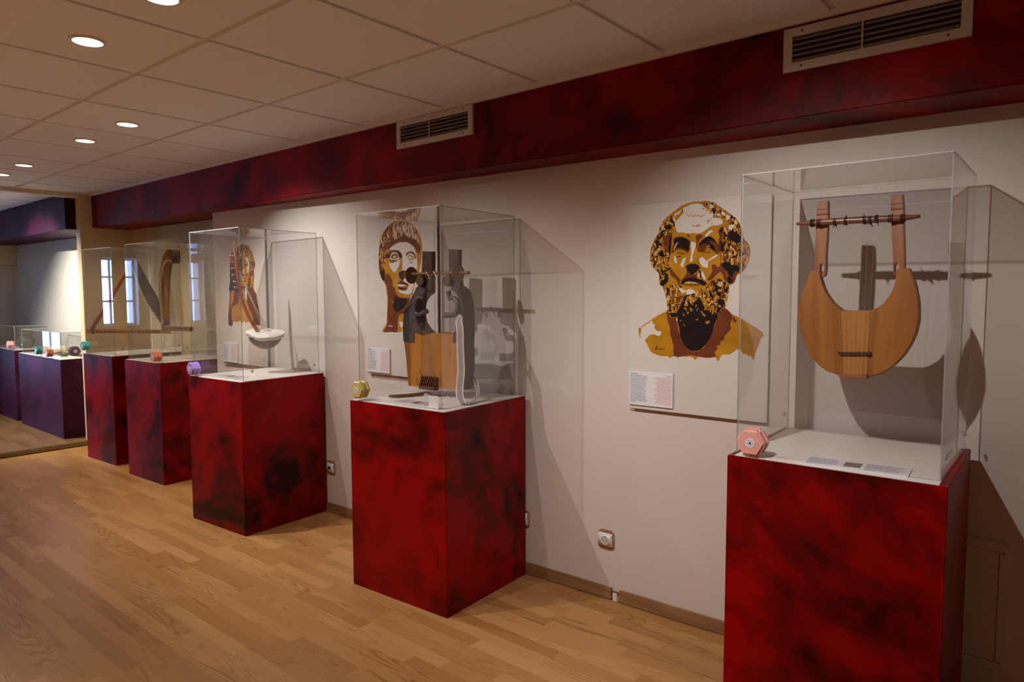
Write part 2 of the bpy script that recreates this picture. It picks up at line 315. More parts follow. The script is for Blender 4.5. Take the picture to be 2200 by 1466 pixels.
# ---- traced outlines, metres in each thing's own plane
PORTRAIT_BEARD=[(1, 'O', [(0.153, 0.8027), (0.1841, 0.8293), (0.2396, 0.8612), (0.2941, 0.8707), (0.3607, 0.8651), (0.4106, 0.8301), (0.4544, 0.7973), (0.4751, 0.7666), (0.4856, 0.7415), (0.4937, 0.7094), (0.5113, 0.6915), (0.5194, 0.6571), (0.5104, 0.6184), (0.4937, 0.587), (0.4715, 0.5751), (0.457, 0.5407), (0.4343, 0.531), (0.4377, 0.5294), (0.4358, 0.4994), (0.424, 0.4442), (0.4372, 0.4268), (0.4858, 0.4027), (0.5485, 0.3673), (0.5781, 0.3413), (0.5664, 0.3262), (0.5619, 0.3089), (0.5504, 0.2788), (0.5425, 0.2488), (0.5364, 0.2435), (0.5287, 0.258), (0.5189, 0.2549), (0.5112, 0.2645), (0.4987, 0.2626), (0.4884, 0.2783), (0.4757, 0.2801), (0.4481, 0.2611), (0.4146, 0.2543), (0.4019, 0.2332), (0.3941, 0.2314), (0.3859, 0.245), (0.3568, 0.2403), (0.3191, 0.2413), (0.3109, 0.2383), (0.3015, 0.2286), (0.2918, 0.2372), (0.2751, 0.2415), (0.2668, 0.2384), (0.2473, 0.24), (0.236, 0.2394), (0.2248, 0.2321), (0.2162, 0.2383), (0.1963, 0.2345), (0.1906, 0.2288), (0.179, 0.2362), (0.1528, 0.2361), (0.1204, 0.2438), (0.0994, 0.2536), (0.081, 0.2882), (0.0749, 0.2989), (0.0926, 0.3214), (0.1164, 0.3263), (0.1371, 0.3203), (0.1487, 0.3314), (0.1441, 0.3407), (0.1309, 0.3416), (0.116, 0.3574), (0.1218, 0.3683), (0.1129, 0.3708), (0.1067, 0.3922), (0.1649, 0.4228), (0.1763, 0.4309), (0.173, 0.4628), (0.1638, 0.4999), (0.1577, 0.5292), (0.1566, 0.5308), (0.1377, 0.5389), (0.1356, 0.5816), (0.1178, 0.6006), (0.0954, 0.6279), (0.0976, 0.6893), (0.1133, 0.7285), (0.1305, 0.7514), (0.136, 0.7749)]), (2, 'C', [(0.1305, 0.7514), (0.136, 0.7749), (0.153, 0.8027), (0.1618, 0.7917), (0.1905, 0.7742), (0.1938, 0.7427), (0.1886, 0.7064), (0.1863, 0.6699), (0.1783, 0.6308), (0.1844, 0.6043), (0.1765, 0.5518), (0.1566, 0.5334), (0.1377, 0.5389), (0.1356, 0.5816), (0.1178, 0.6006), (0.0954, 0.6279), (0.0976, 0.6893), (0.1133, 0.7285)]), (2, 'C', [(0.4097, 0.7459), (0.4167, 0.7802), (0.4544, 0.7973), (0.4751, 0.7666), (0.4856, 0.7415), (0.4937, 0.7094), (0.5113, 0.6915), (0.5194, 0.6571), (0.5104, 0.6184), (0.4937, 0.587), (0.4715, 0.5751), (0.433, 0.5983), (0.4094, 0.6214), (0.4087, 0.6613), (0.4132, 0.696)]), (2, 'C', [(0.1635, 0.5265), (0.2034, 0.5367), (0.2428, 0.5311), (0.2459, 0.5102), (0.2902, 0.5023), (0.3437, 0.5302), (0.3828, 0.5602), (0.4168, 0.5496), (0.4352, 0.5294), (0.4358, 0.4994), (0.424, 0.4442), (0.4062, 0.4238), (0.3803, 0.4133), (0.3456, 0.4229), (0.2779, 0.4167), (0.2222, 0.4105), (0.1823, 0.4151), (0.1763, 0.4309), (0.173, 0.4628), (0.1638, 0.4999)]), (2, 'C', [(0.3104, 0.863), (0.3608, 0.8614), (0.4107, 0.8276), (0.452, 0.7951), (0.4167, 0.7802), (0.401, 0.7961), (0.3697, 0.8058), (0.3536, 0.8245), (0.3401, 0.8405)]), (2, 'C', [(0.1617, 0.7943), (0.1842, 0.8189), (0.2343, 0.8462), (0.2402, 0.8278), (0.2125, 0.8169), (0.2073, 0.7835), (0.1877, 0.7744)]), (2, 'C', [(0.2988, 0.5887), (0.323, 0.5959), (0.3424, 0.5547), (0.3156, 0.5551)]), (3, 'W', [(0.2127, 0.7987), (0.2347, 0.823), (0.2429, 0.8301), (0.2398, 0.8483), (0.2835, 0.8627), (0.3185, 0.8573), (0.3375, 0.8395), (0.3562, 0.8243), (0.3696, 0.8108), (0.3645, 0.8011), (0.388, 0.7995), (0.4037, 0.7897), (0.4065, 0.7759), (0.3885, 0.7696), (0.3651, 0.7685), (0.3415, 0.7574), (0.3284, 0.7481), (0.3071, 0.7417), (0.2854, 0.7454), (0.2635, 0.7441), (0.2358, 0.7508), (0.2191, 0.7491), (0.2104, 0.7626), (0.206, 0.781)]), (3, 'W', [(0.2751, 0.7076), (0.286, 0.7083), (0.2991, 0.7), (0.2919, 0.6761), (0.2841, 0.6533), (0.2844, 0.6327), (0.2722, 0.6311), (0.2771, 0.6664)]), (3, 'W', [(0.3128, 0.6395), (0.3234, 0.6473), (0.3343, 0.6388), (0.3411, 0.631), (0.349, 0.6333), (0.3803, 0.6536), (0.3881, 0.6509), (0.3753, 0.64), (0.3504, 0.6282), (0.35, 0.6079), (0.3442, 0.603), (0.3268, 0.6085), (0.3158, 0.6241)]), (3, 'W', [(0.243, 0.6418), (0.254, 0.6479), (0.2493, 0.6261), (0.2407, 0.6069), (0.2288, 0.6189)]), (3, 'W', [(0.2035, 0.6588), (0.2121, 0.648), (0.2175, 0.627), (0.2082, 0.626), (0.2023, 0.6405)]), (3, 'W', [(0.3354, 0.7275), (0.3405, 0.7398), (0.3601, 0.7525), (0.3676, 0.7458), (0.3525, 0.7366), (0.3447, 0.7282)]), (3, 'W', [(0.3216, 0.5959), (0.3312, 0.5829), (0.3423, 0.5623), (0.3358, 0.5523), (0.3206, 0.578)]), (3, 'W', [(0.3557, 0.8543), (0.3662, 0.851), (0.3665, 0.8385), (0.3533, 0.8395)]), (3, 'W', [(0.4004, 0.8284), (0.416, 0.8173), (0.4137, 0.8027), (0.4032, 0.8133)]), (3, 'W', [(0.4187, 0.8097), (0.4392, 0.8009), (0.4318, 0.7915), (0.4217, 0.7848)]), (3, 'W', [(0.4323, 0.7668), (0.4525, 0.7705), (0.4552, 0.7605), (0.4429, 0.744), (0.43, 0.7522)]), (3, 'W', [(0.3851, 0.8171), (0.3955, 0.8139), (0.3905, 0.8068), (0.38, 0.81)]), (3, 'W', [(0.2011, 0.8254), (0.2316, 0.8451), (0.2345, 0.8359), (0.2096, 0.8222)]), (3, 'W', [(0.2261, 0.526), (0.2402, 0.5181), (0.257, 0.5128), (0.2735, 0.5192), (0.2928, 0.5126), (0.293, 0.5023), (0.2766, 0.4971), (0.2573, 0.4972), (0.2626, 0.5075), (0.2461, 0.5024), (0.232, 0.5103)]), (4, 'O', [(0.254, 0.8239), (0.2565, 0.8225), (0.2558, 0.8187), (0.2531, 0.8198)]), (4, 'O', [(0.2592, 0.8243), (0.2616, 0.8229), (0.2609, 0.8191), (0.2584, 0.8202)]), (4, 'O', [(0.2645, 0.8174), (0.2685, 0.8154), (0.2674, 0.8104), (0.2631, 0.8118)]), (4, 'O', [(0.2697, 0.8226), (0.273, 0.8212), (0.2721, 0.818), (0.2684, 0.819)]), (4, 'O', [(0.2749, 0.8225), (0.2773, 0.8213), (0.2766, 0.8183), (0.2739, 0.8192)]), (4, 'O', [(0.2801, 0.8163), (0.2841, 0.8143), (0.283, 0.8091), (0.2786, 0.8106)]), (4, 'O', [(0.2853, 0.8159), (0.2879, 0.8146), (0.2872, 0.8112), (0.2843, 0.8122)]), (4, 'O', [(0.2904, 0.8186), (0.2942, 0.8165), (0.2932, 0.8112), (0.289, 0.8127)]), (4, 'O', [(0.2956, 0.8152), (0.298, 0.8135), (0.2973, 0.809), (0.2947, 0.8102)]), (4, 'O', [(0.3007, 0.8158), (0.304, 0.8145), (0.3031, 0.8117), (0.2995, 0.8126)]), (4, 'O', [(0.3058, 0.8191), (0.3082, 0.8171), (0.3075, 0.8114), (0.3049, 0.8129)]), (4, 'O', [(0.311, 0.8135), (0.3143, 0.8121), (0.3134, 0.8088), (0.3097, 0.8098)]), (4, 'O', [(0.3161, 0.8141), (0.3195, 0.812), (0.3185, 0.8066), (0.3148, 0.8081)]), (4, 'O', [(0.3212, 0.8132), (0.3244, 0.8117), (0.3235, 0.808), (0.3199, 0.8091)]), (4, 'O', [(0.3262, 0.8146), (0.3293, 0.8134), (0.3284, 0.8106), (0.325, 0.8115)]), (4, 'O', [(0.3312, 0.8168), (0.3351, 0.8157), (0.334, 0.8133), (0.3297, 0.8142)]), (4, 'O', [(0.3204, 0.8407), (0.3268, 0.8418), (0.3332, 0.8385), (0.329, 0.8365), (0.3226, 0.8379)]), (4, 'O', [(0.3355, 0.8322), (0.3402, 0.8336), (0.345, 0.8301), (0.3419, 0.8275), (0.3371, 0.8289)]), (4, 'O', [(0.3326, 0.8473), (0.3373, 0.8485), (0.3421, 0.8454), (0.339, 0.8432), (0.3342, 0.8445)]), (4, 'O', [(0.3473, 0.8211), (0.3536, 0.8221), (0.36, 0.819), (0.3558, 0.8169), (0.3495, 0.8182)]), (4, 'O', [(0.3425, 0.7923), (0.3488, 0.7946), (0.3553, 0.7892), (0.3511, 0.7851), (0.3447, 0.7872)]), (4, 'O', [(0.3546, 0.7982), (0.3593, 0.7996), (0.3641, 0.7962), (0.361, 0.7936), (0.3562, 0.7949)]), (4, 'O', [(0.3419, 0.7836), (0.345, 0.7846), (0.3483, 0.7822), (0.3462, 0.7803), (0.343, 0.7812)]), (4, 'O', [(0.3617, 0.7783), (0.3636, 0.7807), (0.3655, 0.776), (0.3643, 0.7721), (0.3624, 0.7737)]), (4, 'O', [(0.2808, 0.7776), (0.293, 0.7735), (0.3065, 0.7773), (0.3159, 0.7746), (0.3039, 0.7698), (0.2849, 0.7715)]), (4, 'O', [(0.3749, 0.8054), (0.4009, 0.7998), (0.4217, 0.786), (0.4166, 0.7851), (0.3984, 0.7951), (0.375, 0.8017)]), (4, 'B', [(0.1969, 0.7243), (0.2193, 0.7336), (0.2528, 0.7267), (0.2695, 0.713), (0.2701, 0.677), (0.2592, 0.6658), (0.248, 0.6753), (0.2313, 0.6811), (0.2144, 0.6818), (0.2005, 0.672), (0.1906, 0.6684), (0.1945, 0.6957), (0.2084, 0.7107)]), (4, 'B', [(0.3056, 0.6704), (0.3091, 0.7009), (0.3289, 0.7177), (0.3553, 0.7264), (0.3793, 0.7076), (0.3952, 0.6894), (0.4032, 0.679), (0.3932, 0.6607), (0.3801, 0.6612), (0.3614, 0.6783), (0.3429, 0.6816), (0.3298, 0.6682)]), (4, 'B', [(0.389, 0.7471), (0.4042, 0.7611), (0.41, 0.7558), (0.4064, 0.7113), (0.4145, 0.696), (0.4033, 0.6715), (0.404, 0.6365), (0.407, 0.6139), (0.4329, 0.6033), (0.423, 0.5861), (0.4327, 0.5484), (0.4184, 0.5536), (0.405, 0.5827), (0.3869, 0.5768), (0.3663, 0.5544), (0.3477, 0.5546), (0.3581, 0.5697), (0.3682, 0.5923), (0.3652, 0.6126), (0.381, 0.6147), (0.3916, 0.6031), (0.4004, 0.6216), (0.3995, 0.6667), (0.3925, 0.697), (0.3958, 0.7268)]), (4, 'B', [(0.433, 0.5983), (0.4757, 0.6145), (0.4775, 0.5849), (0.4665, 0.5703), (0.4545, 0.5407), (0.4341, 0.5409), (0.4298, 0.566)]), (4, 'B', [(0.2964, 0.7321), (0.3125, 0.7388), (0.3261, 0.7279), (0.3089, 0.711), (0.3, 0.6783), (0.298, 0.7167)]), (4, 'B', [(0.1843, 0.6096), (0.1988, 0.5935), (0.216, 0.5748), (0.2332, 0.5536), (0.222, 0.5486), (0.2049, 0.5645), (0.1876, 0.5779)]), (4, 'B', [(0.2603, 0.5973), (0.2854, 0.5761), (0.3043, 0.5809), (0.3019, 0.563), (0.3156, 0.5512), (0.2388, 0.551), (0.2469, 0.5664), (0.2578, 0.5792)]), (4, 'B', [(0.2474, 0.5378), (0.3105, 0.5385), (0.3159, 0.5333), (0.2613, 0.5312)]), (4, 'B', [(0.1554, 0.729), (0.1682, 0.7415), (0.1851, 0.7536), (0.1938, 0.7427), (0.1901, 0.7064), (0.1863, 0.6699), (0.1749, 0.6703), (0.1703, 0.6915), (0.1573, 0.7)]), (4, 'B', [(0.444, 0.6847), (0.4592, 0.6865), (0.4721, 0.6663), (0.4647, 0.6617)]), (4, 'B', [(0.4167, 0.6461), (0.4295, 0.6481), (0.4273, 0.6283), (0.4171, 0.6261)]), (4, 'B', [(0.105, 0.6863), (0.1255, 0.6908), (0.1169, 0.6752)]), (4, 'B', [(0.2581, 0.7392), (0.2691, 0.7386), (0.2706, 0.7309), (0.2596, 0.7327)]), (4, 'B', [(0.4113, 0.6612), (0.424, 0.6657), (0.4305, 0.6605), (0.4165, 0.6536)]), (4, 'B', [(0.1763, 0.4309), (0.1911, 0.3993), (0.2167, 0.3998), (0.2198, 0.3788), (0.2319, 0.329), (0.2464, 0.2953), (0.2719, 0.2676), (0.3023, 0.2626), (0.3373, 0.2799), (0.3685, 0.3313), (0.3836, 0.3752), (0.3935, 0.4059), (0.3803, 0.4133), (0.4086, 0.434), (0.4214, 0.4417), (0.4423, 0.4269), (0.4529, 0.4046), (0.4433, 0.3742), (0.4499, 0.3669), (0.4387, 0.349), (0.421, 0.3281), (0.4237, 0.3207), (0.4058, 0.3073), (0.4073, 0.2972), (0.3904, 0.2887), (0.3959, 0.2788), (0.383, 0.2628), (0.3885, 0.2478), (0.3568, 0.2414), (0.319, 0.2424), (0.2806, 0.2471), (0.2417, 0.2397), (0.2076, 0.2431), (0.2041, 0.2882), (0.1921, 0.3276), (0.1889, 0.3541), (0.1799, 0.3778), (0.1737, 0.4096)]), (4, 'B', [(0.4527, 0.4146), (0.4632, 0.3998), (0.4735, 0.39), (0.4635, 0.3848), (0.4557, 0.3921)]), (4, 'B', [(0.1952, 0.513), (0.2065, 0.5156), (0.2095, 0.5025), (0.1983, 0.492)]), (4, 'B', [(0.2211, 0.4841), (0.2323, 0.4867), (0.227, 0.4657), (0.2185, 0.4683)]), (4, 'B', [(0.3683, 0.4919), (0.3814, 0.4945), (0.374, 0.4691), (0.3633, 0.4741)]), (4, 'B', [(0.3997, 0.4945), (0.4153, 0.4919), (0.4104, 0.4794), (0.3973, 0.4819)]), (4, 'B', [(0.2173, 0.5549), (0.2257, 0.5521), (0.2317, 0.5312), (0.2232, 0.5339)]), (5, 'D', [(0.1998, 0.7163), (0.2138, 0.7287), (0.2361, 0.7314), (0.2584, 0.7212), (0.2691, 0.7053), (0.2652, 0.6746), (0.2562, 0.6801), (0.2423, 0.6846), (0.2199, 0.6907), (0.2087, 0.6873), (0.2197, 0.705), (0.2308, 0.7097), (0.214, 0.7118), (0.2029, 0.7032)]), (5, 'D', [(0.3105, 0.6957), (0.3289, 0.7177), (0.3447, 0.727), (0.3606, 0.7261), (0.3766, 0.7128), (0.3794, 0.7014), (0.3661, 0.7095), (0.353, 0.7064), (0.3717, 0.6904), (0.3746, 0.6752), (0.3641, 0.6757), (0.3505, 0.6989), (0.3293, 0.6986), (0.3147, 0.6904)]), (5, 'D', [(0.3665, 0.6906), (0.38, 0.67), (0.3774, 0.6676), (0.3614, 0.6808)]), (5, 'D', [(0.2666, 0.7208), (0.2736, 0.7128), (0.2697, 0.7027)]), (5, 'D', [(0.3923, 0.7095), (0.4145, 0.696), (0.4125, 0.6637), (0.4021, 0.6666), (0.4016, 0.6966)]), (5, 'D', [(0.4377, 0.7517), (0.4416, 0.7441), (0.4502, 0.7559), (0.4556, 0.7384), (0.4759, 0.7262), (0.4777, 0.6979), (0.4538, 0.7052), (0.4358, 0.7172)]), (5, 'D', [(0.4069, 0.6189), (0.4299, 0.6257), (0.4455, 0.6104), (0.4708, 0.6085), (0.4763, 0.5849), (0.4599, 0.5865), (0.4464, 0.5632), (0.432, 0.5821), (0.4103, 0.6038)]), (5, 'D', [(0.2573, 0.6129), (0.2764, 0.6206), (0.3037, 0.6168), (0.3162, 0.6011), (0.3001, 0.5887), (0.2854, 0.5766), (0.2715, 0.5854), (0.2589, 0.5999)]), (5, 'D', [(0.236, 0.5484), (0.2553, 0.5611), (0.2883, 0.5658), (0.3101, 0.559), (0.329, 0.5549), (0.3459, 0.5394), (0.3321, 0.5319), (0.3104, 0.541), (0.2776, 0.5499), (0.2555, 0.5481), (0.2446, 0.5379), (0.2367, 0.54)]), (5, 'D', [(0.1634, 0.7798), (0.1733, 0.7831), (0.1863, 0.7757), (0.1808, 0.7591), (0.1736, 0.7674), (0.1593, 0.7603), (0.1451, 0.7506), (0.1478, 0.761), (0.1621, 0.7654)]), (5, 'D', [(0.1315, 0.6746), (0.146, 0.6794), (0.1636, 0.6563), (0.155, 0.6513), (0.1352, 0.6613)]), (5, 'D', [(0.1468, 0.6158), (0.1558, 0.5944), (0.1872, 0.6095), (0.1844, 0.6004), (0.1559, 0.5891), (0.1471, 0.5973)]), (5, 'D', [(0.1616, 0.589), (0.1777, 0.5729), (0.1765, 0.5518), (0.1566, 0.5321), (0.1397, 0.5389), (0.1476, 0.5548), (0.1606, 0.5626)]), (5, 'D', [(0.1825, 0.7381), (0.1897, 0.7351), (0.1877, 0.6698), (0.1781, 0.6439), (0.1802, 0.6963)]), (5, 'D', [(0.1282, 0.7092), (0.1484, 0.7136), (0.1457, 0.6979), (0.1341, 0.701)]), (5, 'D', [(0.4175, 0.738), (0.4254, 0.7252), (0.4179, 0.7182)]), (5, 'D', [(0.4285, 0.5635), (0.4465, 0.5607), (0.4519, 0.5432), (0.4341, 0.5409)]), (5, 'D', [(0.3941, 0.7518), (0.4081, 0.7609), (0.4083, 0.7497), (0.3995, 0.739)]), (5, 'D', [(0.2194, 0.4078), (0.2219, 0.4315), (0.2187, 0.4552), (0.2329, 0.4474), (0.2439, 0.4632), (0.2576, 0.4737), (0.2496, 0.4528), (0.2663, 0.4477), (0.2744, 0.4634), (0.2883, 0.4531), (0.3017, 0.4687), (0.3177, 0.4842), (0.3261, 0.4637), (0.3399, 0.4433), (0.3347, 0.433), (0.3534, 0.4333), (0.3616, 0.4232), (0.3693, 0.4335), (0.3827, 0.4235), (0.3935, 0.4084), (0.381, 0.3751), (0.3685, 0.3313), (0.3373, 0.2837), (0.3023, 0.266), (0.2719, 0.2697), (0.2464, 0.2953), (0.2347, 0.3291), (0.2285, 0.3632), (0.2197, 0.3893)]), (5, 'D', [(0.1822, 0.4204), (0.2221, 0.4184), (0.2195, 0.4052), (0.194, 0.3994)]), (5, 'D', [(0.3896, 0.4768), (0.4208, 0.4744), (0.4237, 0.4568), (0.3926, 0.454)]), (5, 'D', [(0.3547, 0.5149), (0.3682, 0.4996), (0.3764, 0.4793), (0.3631, 0.4843)]), (5, 'D', [(0.3807, 0.5349), (0.3912, 0.5298), (0.3916, 0.5096), (0.4102, 0.4919), (0.3919, 0.4919), (0.3837, 0.5147)]), (5, 'D', [(0.3965, 0.5272), (0.4095, 0.5246), (0.4019, 0.5146)]), (5, 'D', [(0.4169, 0.5471), (0.4274, 0.537), (0.4197, 0.5321)]), (5, 'D', [(0.4175, 0.5145), (0.4354, 0.5169), (0.4281, 0.4995)]), (5, 'D', [(0.1847, 0.4443), (0.1933, 0.447), (0.1935, 0.4285), (0.1879, 0.4231)]), (5, 'D', [(0.2047, 0.4471), (0.2132, 0.4446), (0.2106, 0.4314), (0.2049, 0.434)]), (5, 'D', [(0.3902, 0.4439), (0.411, 0.4441), (0.3984, 0.4263), (0.388, 0.4236)]), (5, 'D', [(0.3673, 0.5452), (0.3752, 0.5476), (0.374, 0.5401)]), (6, 'O', [(0.3199, 0.4302), (0.3267, 0.429), (0.3404, 0.4151), (0.3446, 0.4062), (0.3324, 0.4099)]), (6, 'O', [(0.2498, 0.4424), (0.2581, 0.4437), (0.2638, 0.4321), (0.2583, 0.4294)]), (6, 'O', [(0.2747, 0.4426), (0.2816, 0.4414), (0.2892, 0.4293), (0.2777, 0.4276)]), (6, 'O', [(0.3001, 0.3963), (0.3083, 0.3952), (0.3123, 0.4017), (0.3111, 0.3909), (0.303, 0.3907)]), (6, 'O', [(0.3422, 0.3908), (0.3463, 0.3858), (0.3582, 0.3912), (0.3609, 0.3848), (0.3531, 0.3775), (0.345, 0.3793)]), (6, 'O', [(0.2438, 0.3754), (0.2508, 0.3743), (0.257, 0.3679), (0.2538, 0.3644)]), (6, 'O', [(0.2324, 0.3909), (0.238, 0.3911), (0.2394, 0.3858), (0.2344, 0.3857)]), (6, 'O', [(0.2611, 0.4268), (0.2722, 0.4257), (0.2696, 0.4165), (0.2641, 0.4164)]), (6, 'O', [(0.2459, 0.4188), (0.2502, 0.4162), (0.2531, 0.4071), (0.2489, 0.4083)]), (6, 'O', [(0.3598, 0.4486), (0.3678, 0.4474), (0.3668, 0.4258), (0.3616, 0.4232)]), (6, 'O', [(0.3705, 0.4411), (0.3784, 0.4437), (0.3788, 0.4234), (0.371, 0.4144)]), (6, 'O', [(0.3342, 0.4612), (0.3424, 0.4562), (0.3453, 0.4383), (0.3401, 0.4331)]), (6, 'O', [(0.3006, 0.4532), (0.306, 0.4559), (0.3048, 0.4455), (0.2994, 0.4429)]), (6, 'O', [(0.2244, 0.4526), (0.2301, 0.4474), (0.2275, 0.4316), (0.2218, 0.4394)]), (6, 'W', [(0.3008, 0.4364), (0.3064, 0.4313), (0.3116, 0.443), (0.3064, 0.4288)]), (6, 'W', [(0.2522, 0.4685), (0.2634, 0.4607), (0.2621, 0.4555)]), (6, 'W', [(0.2195, 0.4052), (0.2227, 0.3789), (0.2169, 0.3893)]), (6, 'W', [(0.3216, 0.4932), (0.3257, 0.4894), (0.3217, 0.4842)]), (6, 'L', [(0.2473, 0.541), (0.2666, 0.548), (0.294, 0.5464), (0.3118, 0.5398), (0.2777, 0.5432)]), (6, 'L', [(0.1975, 0.6799), (0.2154, 0.7104), (0.2197, 0.7089), (0.2032, 0.6771)]), (6, 'O', [(0.3402, 0.6817), (0.348, 0.6915), (0.3586, 0.6885), (0.3481, 0.6839), (0.3628, 0.6757), (0.351, 0.6724)]), (6, 'B', [(0.2146, 0.6688), (0.2426, 0.6664), (0.2593, 0.6632), (0.2427, 0.6613), (0.2203, 0.6647)]), (6, 'B', [(0.2148, 0.6558), (0.2316, 0.6565), (0.2289, 0.6488), (0.2205, 0.6491)]), (6, 'B', [(0.3137, 0.6701), (0.3405, 0.6665), (0.3617, 0.6657), (0.3565, 0.6621), (0.3352, 0.6642)]), (1, 'O', [(0.0409, 0.3497), (0.047, 0.354), (0.0537, 0.3501), (0.0499, 0.3089), (0.0468, 0.3115)]), (1, 'O', [(0.053, 0.3569), (0.077, 0.3726), (0.1067, 0.3909), (0.1073, 0.3882), (0.0801, 0.3686), (0.0561, 0.3551)])]
SIGNATURE=[(0.1202, 0.2587), (0.1274, 0.2713), (0.1332, 0.281), (0.1289, 0.2686), (0.1275, 0.2618), (0.1334, 0.2648), (0.1377, 0.2691), (0.1378, 0.2637), (0.1436, 0.268), (0.1452, 0.2627), (0.1509, 0.2684), (0.1525, 0.263), (0.1582, 0.27), (0.1612, 0.2635), (0.1664, 0.2664)]
